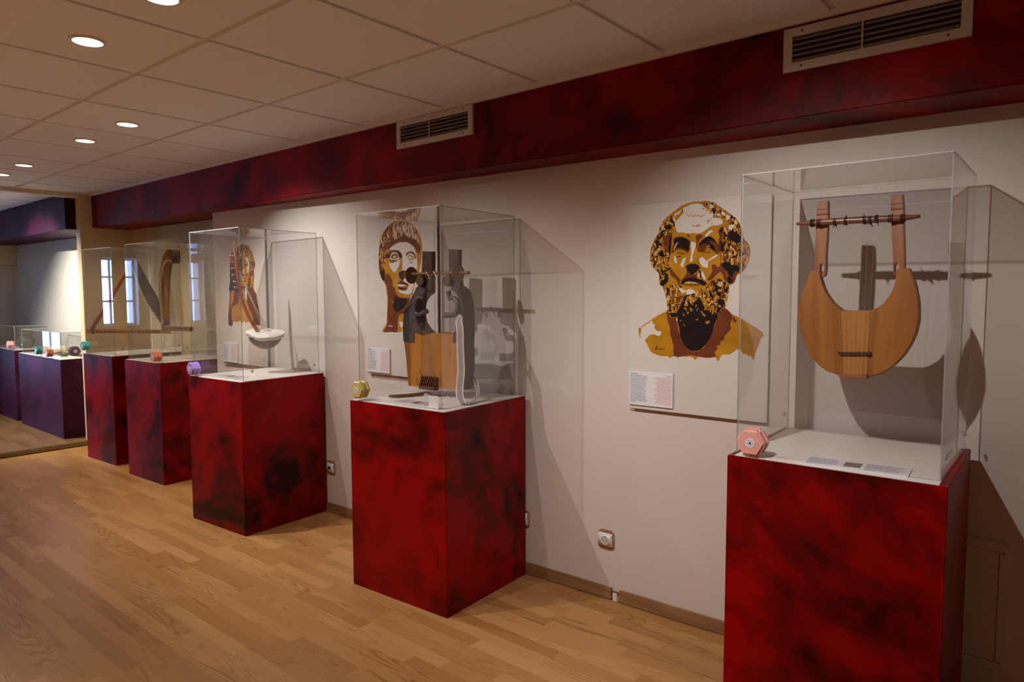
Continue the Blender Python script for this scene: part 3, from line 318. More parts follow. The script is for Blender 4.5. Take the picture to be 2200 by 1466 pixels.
PORTRAIT_CAP=[(1, 'O', [(0.1227, 0.6804), (0.1311, 0.7502), (0.1432, 0.7932), (0.1837, 0.8401), (0.2404, 0.8739), (0.3079, 0.8808), (0.3737, 0.8708), (0.4258, 0.8397), (0.4648, 0.7904), (0.4815, 0.729), (0.4768, 0.685), (0.4659, 0.63), (0.449, 0.5748), (0.4199, 0.5299), (0.4077, 0.4852), (0.3822, 0.4508), (0.3548, 0.4348), (0.3457, 0.3652), (0.3299, 0.3569), (0.3206, 0.284), (0.3042, 0.2565), (0.2564, 0.2522), (0.2242, 0.2539), (0.1915, 0.2501), (0.1669, 0.2534), (0.144, 0.2485), (0.155, 0.271), (0.1804, 0.2993), (0.186, 0.3627), (0.192, 0.445), (0.1845, 0.4723), (0.1743, 0.5271), (0.1335, 0.5777), (0.1234, 0.6189)]), (2, 'W', [(0.2631, 0.75), (0.3138, 0.7618), (0.3715, 0.7562), (0.4077, 0.7378), (0.4312, 0.6978), (0.4422, 0.6446), (0.4375, 0.6029), (0.4087, 0.5755), (0.3676, 0.5622), (0.3187, 0.6), (0.3224, 0.6765), (0.3125, 0.7024), (0.2793, 0.7179), (0.2198, 0.7232), (0.2286, 0.7343)]), (2, 'S', [(0.2487, 0.8648), (0.3079, 0.8779), (0.3737, 0.868), (0.4257, 0.8369), (0.453, 0.7966), (0.4677, 0.7296), (0.4444, 0.7639), (0.3964, 0.783), (0.3144, 0.7901), (0.2552, 0.776), (0.2389, 0.8083), (0.2092, 0.8243), (0.2271, 0.8547)]), (2, 'C', [(0.125, 0.6804), (0.1311, 0.7502), (0.1432, 0.7932), (0.1837, 0.8401), (0.223, 0.8607), (0.2092, 0.8243), (0.2474, 0.8078), (0.2552, 0.7789), (0.2113, 0.7293), (0.1763, 0.7134), (0.1842, 0.6783), (0.1745, 0.638), (0.1441, 0.6505)]), (2, 'W', [(0.2093, 0.6428), (0.2523, 0.6474), (0.2991, 0.6631), (0.2985, 0.6346), (0.2597, 0.5955), (0.2385, 0.6017)]), (2, 'W', [(0.332, 0.5522), (0.3497, 0.5625), (0.3669, 0.557), (0.3877, 0.5382), (0.4123, 0.5273), (0.4002, 0.4931), (0.3864, 0.472), (0.3555, 0.4681), (0.3245, 0.4721), (0.2932, 0.4816), (0.2895, 0.4923), (0.317, 0.4882), (0.3482, 0.4894), (0.3719, 0.5171), (0.3566, 0.5226), (0.3259, 0.5416)]), (2, 'W', [(0.2856, 0.3128), (0.3251, 0.3151), (0.3207, 0.2894), (0.3046, 0.2755), (0.2931, 0.2914)]), (3, 'B', [(0.1686, 0.7543), (0.1862, 0.765), (0.2209, 0.7691), (0.234, 0.7799), (0.2554, 0.7846), (0.2636, 0.7756), (0.2891, 0.7829), (0.3144, 0.7929), (0.3309, 0.7864), (0.3517, 0.7937), (0.3681, 0.79), (0.3759, 0.7756), (0.3884, 0.7862), (0.4084, 0.774), (0.4325, 0.7672), (0.4442, 0.7528), (0.4599, 0.741), (0.4676, 0.7268), (0.4631, 0.6966), (0.4432, 0.6974), (0.4315, 0.7145), (0.4197, 0.7289), (0.3876, 0.7471), (0.3551, 0.7598), (0.3137, 0.7604), (0.2886, 0.7602), (0.2546, 0.7504), (0.22, 0.7318), (0.1896, 0.7244), (0.1762, 0.7076)]), (3, 'B', [(0.3316, 0.8215), (0.3366, 0.8198), (0.3416, 0.8027), (0.3475, 0.7911), (0.3352, 0.7946)]), (3, 'B', [(0.2943, 0.8293), (0.3026, 0.828), (0.3005, 0.8233)]), (3, 'B', [(0.2896, 0.8055), (0.2946, 0.8053), (0.2935, 0.7911), (0.2885, 0.7914)]), (3, 'B', [(0.4057, 0.8409), (0.4136, 0.8349), (0.4174, 0.8235), (0.4114, 0.8267)]), (3, 'B', [(0.4253, 0.8148), (0.4313, 0.8116), (0.429, 0.7951), (0.4231, 0.8038)]), (3, 'B', [(0.3696, 0.8655), (0.3777, 0.8636), (0.3855, 0.8449), (0.3734, 0.8541)]), (3, 'B', [(0.3573, 0.8691), (0.3635, 0.8673), (0.362, 0.8576)]), (3, 'B', [(0.3285, 0.8681), (0.3326, 0.8673), (0.3281, 0.8513), (0.3248, 0.8529)]), (3, 'B', [(0.3098, 0.8708), (0.3139, 0.8691), (0.3108, 0.8566)]), (3, 'B', [(0.3409, 0.8687), (0.3458, 0.867), (0.3427, 0.856)]), (3, 'B', [(0.2951, 0.8675), (0.3001, 0.8672), (0.299, 0.8531), (0.2928, 0.8563)]), (3, 'B', [(0.272, 0.8661), (0.2783, 0.8657), (0.2842, 0.8455), (0.2779, 0.8488)]), (3, 'B', [(0.2402, 0.8682), (0.253, 0.8702), (0.231, 0.8373), (0.2222, 0.8293)]), (3, 'B', [(0.2055, 0.8503), (0.2099, 0.8515), (0.2049, 0.8245), (0.1984, 0.822)]), (3, 'B', [(0.2227, 0.8493), (0.2314, 0.8545), (0.2176, 0.8152), (0.2089, 0.8099)]), (3, 'B', [(0.1612, 0.8097), (0.1721, 0.8119), (0.165, 0.7892), (0.1584, 0.7866)]), (3, 'B', [(0.1791, 0.8318), (0.1887, 0.8341), (0.1824, 0.7883), (0.1758, 0.7857)]), (3, 'B', [(0.4372, 0.8085), (0.4432, 0.8054), (0.4644, 0.7684), (0.4701, 0.7516)]), (3, 'B', [(0.217, 0.7894), (0.2473, 0.8021), (0.2167, 0.7751)]), (3, 'B', [(0.2195, 0.7117), (0.2624, 0.7186), (0.2959, 0.7087), (0.3185, 0.6908), (0.3203, 0.6737), (0.3035, 0.6715), (0.2871, 0.692), (0.2579, 0.7073), (0.2279, 0.7027), (0.2188, 0.6801), (0.1842, 0.6783), (0.189, 0.7013)]), (4, 'D', [(0.2792, 0.7151), (0.3042, 0.7041), (0.3163, 0.6824), (0.3098, 0.6727), (0.2953, 0.6803), (0.2894, 0.6976)]), (4, 'D', [(0.1846, 0.6957), (0.2191, 0.6944), (0.223, 0.677), (0.1928, 0.6752)]), (4, 'W', [(0.2232, 0.6857), (0.2451, 0.705), (0.2748, 0.7038), (0.2912, 0.6861), (0.2951, 0.6689), (0.2611, 0.6629), (0.2228, 0.6684)]), (5, 'B', [(0.2297, 0.6854), (0.2534, 0.6989), (0.2788, 0.6951), (0.2868, 0.6749), (0.257, 0.6687), (0.2315, 0.6739)]), (6, 'L', [(0.2446, 0.6849), (0.2617, 0.69), (0.2743, 0.6839), (0.2699, 0.674), (0.2487, 0.6747)]), (4, 'B', [(0.2185, 0.6685), (0.2611, 0.66), (0.295, 0.6661), (0.2609, 0.6514), (0.231, 0.6523)]), (4, 'B', [(0.3515, 0.6811), (0.358, 0.6978), (0.3868, 0.7065), (0.4191, 0.6983), (0.4327, 0.6699), (0.4265, 0.6618), (0.4149, 0.6873), (0.3866, 0.6967), (0.366, 0.6891)]), (4, 'O', [(0.3659, 0.6806), (0.3865, 0.6869), (0.4107, 0.6791), (0.4144, 0.665), (0.39, 0.6574), (0.3697, 0.6664)]), (5, 'W', [(0.372, 0.6776), (0.3904, 0.6798), (0.4065, 0.6708), (0.3941, 0.6628), (0.3738, 0.6691)]), (4, 'B', [(0.3755, 0.6494), (0.3897, 0.6461), (0.4101, 0.6483), (0.3978, 0.6403), (0.3815, 0.6422)]), (4, 'O', [(0.3055, 0.6686), (0.3224, 0.6765), (0.3209, 0.6028), (0.2977, 0.5976), (0.2988, 0.6488)]), (4, 'D', [(0.2912, 0.5863), (0.3187, 0.6), (0.3436, 0.5994), (0.3308, 0.5827), (0.3347, 0.5684), (0.3261, 0.5543), (0.3094, 0.5546), (0.295, 0.5662)]), (3, 'B', [(0.3187, 0.6), (0.3684, 0.5989), (0.3762, 0.5818), (0.3637, 0.5707), (0.3345, 0.557), (0.3258, 0.5401), (0.3669, 0.5254), (0.3255, 0.5259), (0.2878, 0.5291), (0.3092, 0.5432), (0.3099, 0.5774)]), (4, 'B', [(0.3064, 0.5445), (0.3259, 0.5416), (0.3682, 0.5251), (0.3565, 0.5173), (0.3099, 0.5257), (0.2783, 0.5274)]), (5, 'D', [(0.2744, 0.5288), (0.3178, 0.5305), (0.349, 0.528), (0.3728, 0.5203), (0.3488, 0.5221), (0.3099, 0.5257)]), (4, 'W', [(0.2763, 0.5234), (0.302, 0.5258), (0.3411, 0.5228), (0.3604, 0.5186), (0.3253, 0.5136), (0.2899, 0.5138)]), (4, 'B', [(0.282, 0.5126), (0.3252, 0.5069), (0.3563, 0.5093), (0.3483, 0.4947), (0.3092, 0.4923), (0.2857, 0.5012)]), (5, 'D', [(0.2859, 0.5085), (0.3251, 0.5029), (0.3407, 0.5014), (0.3093, 0.4957), (0.2897, 0.5018)]), (3, 'B', [(0.1829, 0.5789), (0.2034, 0.5867), (0.231, 0.5536), (0.2421, 0.5142), (0.2579, 0.5047), (0.2652, 0.4722), (0.2965, 0.452), (0.3551, 0.4481), (0.3821, 0.4455), (0.3458, 0.3705), (0.2905, 0.3535), (0.2822, 0.3371), (0.2736, 0.3098), (0.277, 0.2828), (0.2685, 0.2553), (0.2403, 0.2522), (0.2242, 0.2539), (0.1915, 0.2506), (0.1545, 0.253), (0.1886, 0.2995), (0.1927, 0.3902), (0.1983, 0.4532), (0.1895, 0.5133), (0.1717, 0.5381)]), (4, 'D', [(0.2569, 0.456), (0.2964, 0.4453), (0.3531, 0.4427), (0.3505, 0.4134), (0.3227, 0.389), (0.2749, 0.3668), (0.2512, 0.3814), (0.2397, 0.4071)]), (3, 'B', [(0.1247, 0.6687), (0.1571, 0.6443), (0.135, 0.6391), (0.1737, 0.6061), (0.1724, 0.5508), (0.1548, 0.5481), (0.1335, 0.5806), (0.1256, 0.6189)]), (4, 'D', [(0.1385, 0.6039), (0.1715, 0.6061), (0.1724, 0.5508), (0.1505, 0.554)]), (4, 'W', [(0.2283, 0.4342), (0.2401, 0.4234), (0.2459, 0.4126), (0.238, 0.4179)]), (4, 'L', [(0.1882, 0.2844), (0.2169, 0.292), (0.237, 0.2844), (0.2167, 0.2811)])]
PORTRAIT_LONG_HAIR=[(1, 'B', [(0.2522, 0.8441), (0.3033, 0.8553), (0.3448, 0.8544), (0.4015, 0.8421), (0.4163, 0.8149), (0.4398, 0.8007), (0.4611, 0.7472), (0.4768, 0.7115), (0.4576, 0.6812), (0.4568, 0.6371), (0.4424, 0.5487), (0.4803, 0.5043), (0.486, 0.4601), (0.5132, 0.372), (0.5131, 0.2924), (0.4452, 0.2973), (0.4382, 0.3172), (0.3967, 0.3028), (0.3725, 0.3112), (0.3389, 0.3014), (0.3146, 0.3144), (0.2802, 0.2999), (0.2557, 0.3153), (0.2126, 0.3074), (0.1792, 0.3251), (0.1564, 0.3061), (0.1504, 0.2781), (0.1023, 0.2792), (0.0973, 0.342), (0.129, 0.5047), (0.1181, 0.5417), (0.1389, 0.5968), (0.1472, 0.7344), (0.1731, 0.8066), (0.2335, 0.8133)]), (2, 'C', [(0.2522, 0.8441), (0.3033, 0.8553), (0.3448, 0.8544), (0.4015, 0.8421), (0.4163, 0.8149), (0.4398, 0.8007), (0.4611, 0.7472), (0.4768, 0.7115), (0.4535, 0.6813), (0.4158, 0.6556), (0.4014, 0.6914), (0.4051, 0.7578), (0.3736, 0.7811), (0.3156, 0.7787), (0.2573, 0.7853)]), (2, 'D', [(0.1464, 0.7207), (0.2202, 0.7322), (0.3058, 0.7522), (0.3062, 0.6848), (0.249, 0.6408), (0.2424, 0.5273), (0.1994, 0.5229), (0.1219, 0.5324), (0.1389, 0.5968)]), (3, 'O', [(0.3149, 0.7653), (0.3405, 0.7778), (0.4015, 0.7668), (0.407, 0.7179), (0.3995, 0.6559), (0.3706, 0.5761), (0.3282, 0.5585), (0.2796, 0.586), (0.3036, 0.6398)]), (3, 'O', [(0.1584, 0.4125), (0.2374, 0.4407), (0.2594, 0.5273), (0.2936, 0.5362), (0.3511, 0.5224), (0.3559, 0.4595), (0.3852, 0.3924), (0.4308, 0.3305), (0.3968, 0.305), (0.3725, 0.3112), (0.339, 0.3036), (0.3146, 0.3144), (0.2803, 0.3022), (0.2557, 0.3153), (0.2128, 0.3097), (0.1567, 0.3107), (0.1455, 0.3429)]), (4, 'W', [(0.3521, 0.7641), (0.3847, 0.7585), (0.3996, 0.7314), (0.3964, 0.6738), (0.375, 0.6564), (0.3687, 0.6922), (0.383, 0.7275), (0.3632, 0.7414)]), (4, 'L', [(0.3108, 0.6937), (0.3353, 0.6841), (0.3415, 0.6481), (0.3161, 0.6396)]), (4, 'B', [(0.3329, 0.7155), (0.3623, 0.7236), (0.3904, 0.7139), (0.3692, 0.7011), (0.3363, 0.702)]), (4, 'B', [(0.3333, 0.6483), (0.3746, 0.6497), (0.3906, 0.6427), (0.3574, 0.6366)]), (5, 'D', [(0.3494, 0.715), (0.3661, 0.719), (0.3779, 0.7098), (0.357, 0.7037)]), (4, 'W', [(0.336, 0.5495), (0.3701, 0.5671), (0.3584, 0.5044), (0.3557, 0.455), (0.3364, 0.4819)]), (4, 'O', [(0.1479, 0.5277), (0.1917, 0.5367), (0.1784, 0.4587), (0.1508, 0.4308), (0.1265, 0.3889)]), (4, 'O', [(0.4143, 0.629), (0.4512, 0.6372), (0.4353, 0.5665), (0.41, 0.549)])]
LYRE={'body': [(-0.1326, 0.3437), (-0.1052, 0.3422), (-0.1024, 0.3167), (-0.0956, 0.2947), (-0.0845, 0.2705), (-0.0631, 0.2399), (-0.0381, 0.2184), (-0.0219, 0.2156), (0.002, 0.2155), (0.0487, 0.2175), (0.0637, 0.224), (0.0822, 0.2388), (0.1018, 0.268), (0.1119, 0.3011), (0.116, 0.3442), (0.1196, 0.3453), (0.1468, 0.3455), (0.1584, 0.3208), (0.1684, 0.2883), (0.177, 0.2436), (0.1798, 0.1908), (0.173, 0.1498), (0.1599, 0.1124), (0.1428, 0.0805), (0.118, 0.0498), (0.0889, 0.0247), (0.0549, 0.0115), (0.0081, 0.0067), (-0.0403, 0.0087), (-0.0735, 0.0182), (-0.0991, 0.0356), (-0.1209, 0.0589), (-0.1481, 0.1114), (-0.1645, 0.1604), (-0.169, 0.2009), (-0.1646, 0.2505), (-0.1527, 0.2907), (-0.1406, 0.3217)], 'lpost': [(-0.1204, 0.5688), (-0.0876, 0.5659), (-0.0853, 0.5248), (-0.0856, 0.46), (-0.0879, 0.395), (-0.0873, 0.3427), (-0.0894, 0.3274), (-0.0943, 0.3231), (-0.0998, 0.3276), (-0.1008, 0.3342), (-0.0939, 0.3406), (-0.0943, 0.3559), (-0.0983, 0.3639), (-0.1045, 0.3628), (-0.106, 0.3563), (-0.1047, 0.3079), (-0.1232, 0.3082), (-0.1234, 0.3963), (-0.1215, 0.4839)], 'rpost': [(0.0916, 0.5678), (0.1234, 0.5669), (0.1275, 0.529), (0.1302, 0.468), (0.134, 0.4069), (0.1381, 0.313), (0.1214, 0.3133), (0.1213, 0.3502), (0.1184, 0.3597), (0.1118, 0.3599), (0.1099, 0.3526), (0.1096, 0.3382), (0.1146, 0.3319), (0.1141, 0.3249), (0.1092, 0.3258), (0.106, 0.3362), (0.1028, 0.3878), (0.0965, 0.4702)], 'strip': [(-0.036, 0.2154), (0.0448, 0.2166), (0.0445, 0.0103), (-0.0251, 0.005)], 's1': [(-0.0091, 0.2158), (-0.0007, 0.0069)], 's2': [(0.0196, 0.2162), (0.0167, 0.0082)], 'bridge': [(-0.0424, 0.0832), (0.0533, 0.0882), (0.0536, 0.0785), (-0.036, 0.0743)], 'tail': [(-0.0355, 0.0121), (0.0458, 0.0181), (0.0462, 0.0044), (-0.0352, 0.0016)], 'bar': [(-0.1773, 0.4971), (-0.124, 0.4963), (-0.0866, 0.4972), (-0.0023, 0.4966), (0.0939, 0.4949), (0.1312, 0.4943), (0.1745, 0.4964)], 'binds': [(-0.1282, 0.4965), (-0.1072, 0.496), (-0.06, 0.495), (-0.0279, 0.4958), (0.0257, 0.4947), (0.041, 0.4949), (0.0592, 0.4961), (0.0965, 0.4947), (0.1294, 0.4944)], 'cuts': [(-0.1209, 0.5397), (-0.0869, 0.5378), (0.0925, 0.5392), (0.1254, 0.5372)]}
KITHARA={'board': [(-0.2901, 0.2897), (-0.2078, 0.2925), (-0.1624, 0.2885), (-0.1151, 0.2841), (-0.0788, 0.2904), (-0.0481, 0.2925), (-0.0028, 0.2888), (0.0418, 0.2869), (0.0761, 0.3038), (0.1218, 0.307), (0.1292, 0.2488), (0.1314, 0.1869), (0.1317, 0.1316), (0.124, 0.0791), (0.121, 0.0267), (0.0873, 0.0255), (-0.0217, 0.0212), (-0.1434, 0.0161), (-0.2597, 0.0154), (-0.267, 0.0672), (-0.2761, 0.1637), (-0.2875, 0.2302)], 'larm': [(-0.2014, 0.4901), (-0.1893, 0.5121), (-0.1684, 0.5213), (-0.123, 0.5054), (-0.1233, 0.4867), (-0.1555, 0.4712), (-0.1742, 0.4554), (-0.1875, 0.4365), (-0.1936, 0.4112), (-0.195, 0.3858), (-0.1953, 0.3841), (-0.1919, 0.3659), (-0.1828, 0.337), (-0.1567, 0.3087), (-0.1151, 0.2841), (-0.152, 0.2798), (-0.2079, 0.2906), (-0.2105, 0.2392), (-0.2884, 0.2395), (-0.2918, 0.2896), (-0.2889, 0.3454), (-0.2826, 0.3826), (-0.2843, 0.3779), (-0.2693, 0.4039), (-0.24, 0.4393), (-0.2181, 0.4743)], 'rarm': [(0.0522, 0.5043), (0.0818, 0.5161), (0.1066, 0.4981), (0.1208, 0.4772), (0.1307, 0.4417), (0.1356, 0.3972), (0.1379, 0.3527), (0.1385, 0.3213), (0.1354, 0.2491), (0.0638, 0.2487), (0.0654, 0.2965), (0.0955, 0.3096), (0.1126, 0.3377), (0.1194, 0.3894), (0.1156, 0.382), (0.112, 0.4266), (0.104, 0.4564), (0.0856, 0.4862)], 'lpost': [(-0.1584, 0.6911), (-0.0885, 0.6873), (-0.0924, 0.5037), (-0.123, 0.5029), (-0.1546, 0.5181), (-0.1678, 0.5495)], 'rpost': [(0.0263, 0.6934), (0.0914, 0.6888), (0.0893, 0.6202), (0.0968, 0.5457), (0.1045, 0.4966), (0.0732, 0.4982), (0.0437, 0.5044), (0.0272, 0.5467)], 'lscroll': [(-0.1578, 0.5456)], 'rscroll': [(0.0293, 0.5431)], 'lhorn': [(-0.1391, 0.4946), (-0.1454, 0.4712), (-0.1465, 0.4602), (-0.1694, 0.4624), (-0.1905, 0.4522), (-0.2049, 0.4269), (-0.2068, 0.4015), (-0.1988, 0.3842), (-0.1756, 0.3767), (-0.1501, 0.385), (-0.1249, 0.3948)], 'rhorn': [(0.0299, 0.4939), (0.0348, 0.4713), (0.038, 0.4592), (0.0559, 0.4623), (0.081, 0.4518), (0.0954, 0.431), (0.093, 0.4085), (0.0803, 0.3903), (0.0591, 0.3809), (0.0335, 0.379), (0.0034, 0.3784)], 'bar': [(-0.2561, 0.581), (-0.1904, 0.5797), (-0.0947, 0.5799), (-0.0153, 0.5807), (0.0742, 0.5795), (0.1769, 0.5782)], 'lwheel': [(-0.2185, 0.5755)], 'rwheel': [(0.1055, 0.5783)], 'comb': [(-0.1556, 0.0755), (-0.036, 0.0845), (-0.037, 0.0199), (-0.1487, 0.0156)], 'strings': [(-0.1371, 0.0769), (-0.0667, 0.0822), (-0.0857, 0.5807), (-0.0153, 0.5807)], 'hooks': [(-0.1606, 0.0971), (-0.1855, 0.0512), (-0.0206, 0.0999), (-0.0211, 0.0642)]}
STRAP=[(-2.2292, 2.3, 1.3037), (-2.2246, 2.295, 1.2887), (-2.2302, 2.29, 1.2735), (-2.2151, 2.28, 1.2506), (-2.2078, 2.275, 1.2207), (-2.2028, 2.27, 1.1605), (-2.195, 2.265, 1.0939), (-2.1888, 2.26, 1.0442), (-2.1901, 2.255, 1.0008), (-2.1894, 2.25, 0.9609), (-2.1773, 2.24, 0.9295), (-2.1602, 2.235, 0.9083), (-2.1362, 2.2219, 0.905), (-2.1229, 2.251, 0.905), (-2.1576, 2.33, 0.9172), (-2.1772, 2.36, 0.9428), (-2.2149, 2.39, 0.9746), (-2.2429, 2.4, 1.0101), (-2.2688, 2.41, 1.0427), (-2.272, 2.41, 1.0566)]
PLECTRUM=[(-2.5881, 2.134, 0.912), (-2.5669, 2.1509, 0.912), (-2.5422, 2.1707, 0.912), (-2.5124, 2.2334, 0.912), (-2.4955, 2.3067, 0.912)]
PLECTRUM_CORD=[(-2.5309, 2.3395, 0.905), (-2.5681, 2.3932, 0.905), (-2.5309, 2.3808, 0.905), (-2.4485, 2.3249, 0.905), (-2.3998, 2.3441, 0.905), (-2.4007, 2.4028, 0.905), (-2.3375, 2.3939, 0.905), (-2.3484, 2.4447, 0.905)]
BOWLHARP={'neck': [(-0.1337, 0.6519), (-0.1296, 0.6093), (-0.1235, 0.5437), (-0.1203, 0.4721), (-0.1116, 0.4003), (-0.1001, 0.334), (-0.0934, 0.2849), (-0.076, 0.2297), (-0.0506, 0.1683), (-0.0272, 0.1241), (-0.0116, 0.0946)], 'pegs': [(-0.1232, 0.5551), (-0.1216, 0.5179), (-0.1174, 0.4778), (-0.1132, 0.4377), (-0.1063, 0.3975), (-0.1019, 0.3629)], 'smid': [(-0.107, 0.4665), (-0.0969, 0.4435), (-0.0894, 0.4234), (-0.0819, 0.4033), (-0.077, 0.386), (-0.0748, 0.3687), (-0.0726, 0.3513)], 'sbot': [(0.0271, 0.0996), (0.0353, 0.0994), (0.0409, 0.0993), (0.0464, 0.0992), (0.0547, 0.099), (0.0603, 0.0989), (0.0658, 0.0988)], 'bowl': [(-0.0693, 0.0841), (0.1437, 0.0852), (0.0354, -0.0007), (0.0386, 0.1199)]}
BOWLHARP_AT=((-3.99, 2.3), 1.0479)
HARPB={'side': [(-0.091, 0.0971), (-0.095, 0.2315), (-0.0985, 0.3653), (-0.0906, 0.4561), (-0.0772, 0.5256), (-0.0582, 0.5621), (-0.0173, 0.5623), (-0.007, 0.5533), (-0.0185, 0.4996), (-0.0318, 0.3922), (-0.0403, 0.2848), (-0.0445, 0.1177), (-0.0476, 0.0962)], 'front': [(-0.1103, 0.0921), (-0.1112, 0.2317), (-0.1104, 0.3653), (-0.1043, 0.472), (-0.0902, 0.536), (-0.0737, 0.6002), (-0.0531, 0.6405), (-0.0288, 0.6491), (-0.0097, 0.6442), (-0.0126, 0.5613), (-0.0559, 0.5605), (-0.0763, 0.5245), (-0.0891, 0.4561), (-0.097, 0.3653), (-0.0935, 0.2315), (-0.09, 0.0971)], 'lace': [(-0.0928, 0.0998), (-0.0949, 0.1778), (-0.0969, 0.2583), (-0.098, 0.3386), (-0.0944, 0.4134), (-0.0876, 0.4721), (-0.0774, 0.5202), (-0.0609, 0.5551), (-0.0388, 0.5678), (-0.0174, 0.5612)], 'scroll': [(-0.0111, 0.6041), (0.046, 0.5999)], 'block': [(-0.0863, 0.1212), (-0.0429, 0.1204), (-0.0446, 0.0718), (-0.087, 0.0728)], 'bar': [(-0.0823, 0.07), (0.0955, 0.0586), (0.0944, 0.0247), (-0.0836, 0.0333)], 'cap': [(0.0955, 0.0586), (0.1237, 0.0568), (0.1227, 0.0239), (0.0944, 0.0247)], 'foot': [(-0.103, 0.0974), (-0.0813, 0.0699), (-0.083, 0.0214), (-0.1008, 0.0219)]}
HARPB_AT=((-5.42, 2.43), 1.1493)
HARPA={'bar': [(-0.3781, 0.066), (-0.0889, 0.0594), (0.2636, 0.0468), (0.2665, 0.0124), (-0.0902, 0.024), (-0.3795, 0.0313)], 'stick': [(-0.3406, 0.0677), (-0.219, 0.2748), (-0.0956, 0.5015), (-0.0055, 0.6775)], 'box': [(-0.0173, 0.7092), (0.0012, 0.7065), (0.0582, 0.5745), (0.1082, 0.4593), (0.1694, 0.337), (0.1825, 0.2693), (0.1865, 0.1153), (0.168, 0.1372), (0.1216, 0.2209), (0.0657, 0.3314), (0.017, 0.4773), (-0.0157, 0.6099)], 'lace': [(-0.0201, 0.6339), (-0.0016, 0.5558), (0.0221, 0.4712), (0.0512, 0.3802), (0.0858, 0.2886), (0.1267, 0.2116), (0.1732, 0.1309)]}
HARPA_AT=((-6.36, 2.512), 1.0817)
CARD5=[(-0.6422, 2.2112, 0.9), (-0.3556, 2.2248, 0.9), (-0.3513, 2.1003, 0.9), (-0.6292, 2.0786, 0.9)]
CARD5_PIC=[(-0.52, 2.2035, 0.9), (-0.4791, 2.2077, 0.9), (-0.4767, 2.1263, 0.9), (-0.5173, 2.1205, 0.9)]
CARD4=[(-2.4852, 2.203, 0.9), (-2.2307, 2.1932, 0.9), (-2.1614, 2.0403, 0.9), (-2.4462, 2.0546, 0.9)]
CARD3=[(-4.2539, 2.2273, 0.9), (-3.961, 2.2332, 0.9), (-3.8673, 2.099, 0.9), (-4.2, 2.1069, 0.9)]# ================================================================ room shell
m_frontwall = plain('deep_red_front_wall', (.10, .012, .012), .8)
XP = -7.08                     # plane of the opening to the next room
ZC = 2.313
def yw(x): return 2.688+.025*x
def zb(x): return 2.0-.004*(x+3)
TH = math.atan(.025)
# long wall (its line leaves the ceiling grid by a degree and a half), proud part and recessed left part
bm = B_(); x0, x1 = -5.05, 2.3
hexa(bm, [(x0, yw(x0), 0), (x1, yw(x1), 0), (x1, yw(x1)+.25, 0), (x0, yw(x0)+.35, 0), (x0, yw(x0), ZC), (x1, yw(x1), ZC), (x1, yw(x1)+.25, ZC), (x0, yw(x0)+.35, ZC)])
tag(mk('wall_back', bm, m_wall), kind='structure')
bm = B_(); hexa(bm, [(XP-.12, 2.78, 0), (x0, 2.80, 0), (x0, 3.0, 0), (XP-.12, 3.0, 0), (XP-.12, 2.78, ZC), (x0, 2.80, ZC), (x0, 3.0, ZC), (XP-.12, 3.0, ZC)])
tag(mk('wall_back_left', bm, m_wall_far), kind='structure')
bm = B_(); box(bm, XP-.11, XP, 2.345, 2.85, 0, ZC, .004); tag(mk('wall_left', bm, m_wall_far), kind='structure')
bm = B_(); box(bm, XP-.11, XP, -3.0, 2.345, ZC-.032, ZC+.02); tag(mk('trim_1', bm, m_wall), kind='structure')
bm = B_(); box(bm, XP-.11, XP, -3.0, -1.2, 0, ZC-.032); tag(mk('wall_left_near', bm, m_wall), kind='structure')
bm = B_(); box(bm, -7.2, 2.45, -3.2, -3.0, 0, ZC); tag(mk('wall_front', bm, m_frontwall), kind='structure')
bm = B_(); box(bm, 2.3, 2.5, -3.2, 3.0, 0, ZC); tag(mk('wall_right', bm, m_wall), kind='structure')
# red beam below the ceiling
bm = B_(); yb = 2.447
hexa(bm, [(XP, yb, zb(XP)), (2.3, yb, zb(2.3)), (2.3, 2.98, zb(2.3)), (XP, 2.98, zb(XP)), (XP, yb, ZC), (2.3, yb, ZC), (2.3, 2.98, ZC), (XP, 2.98, ZC)])
bmesh.ops.bevel(bm, geom=[e for e in bm.edges if all(abs(v.co.y-yb) < 1e-4 and v.co.z < 2.1 for v in e.verts)], offset=.006, segments=2, affect='EDGES')
tag(mk('trim_2', bm, m_redbeam), kind='structure')

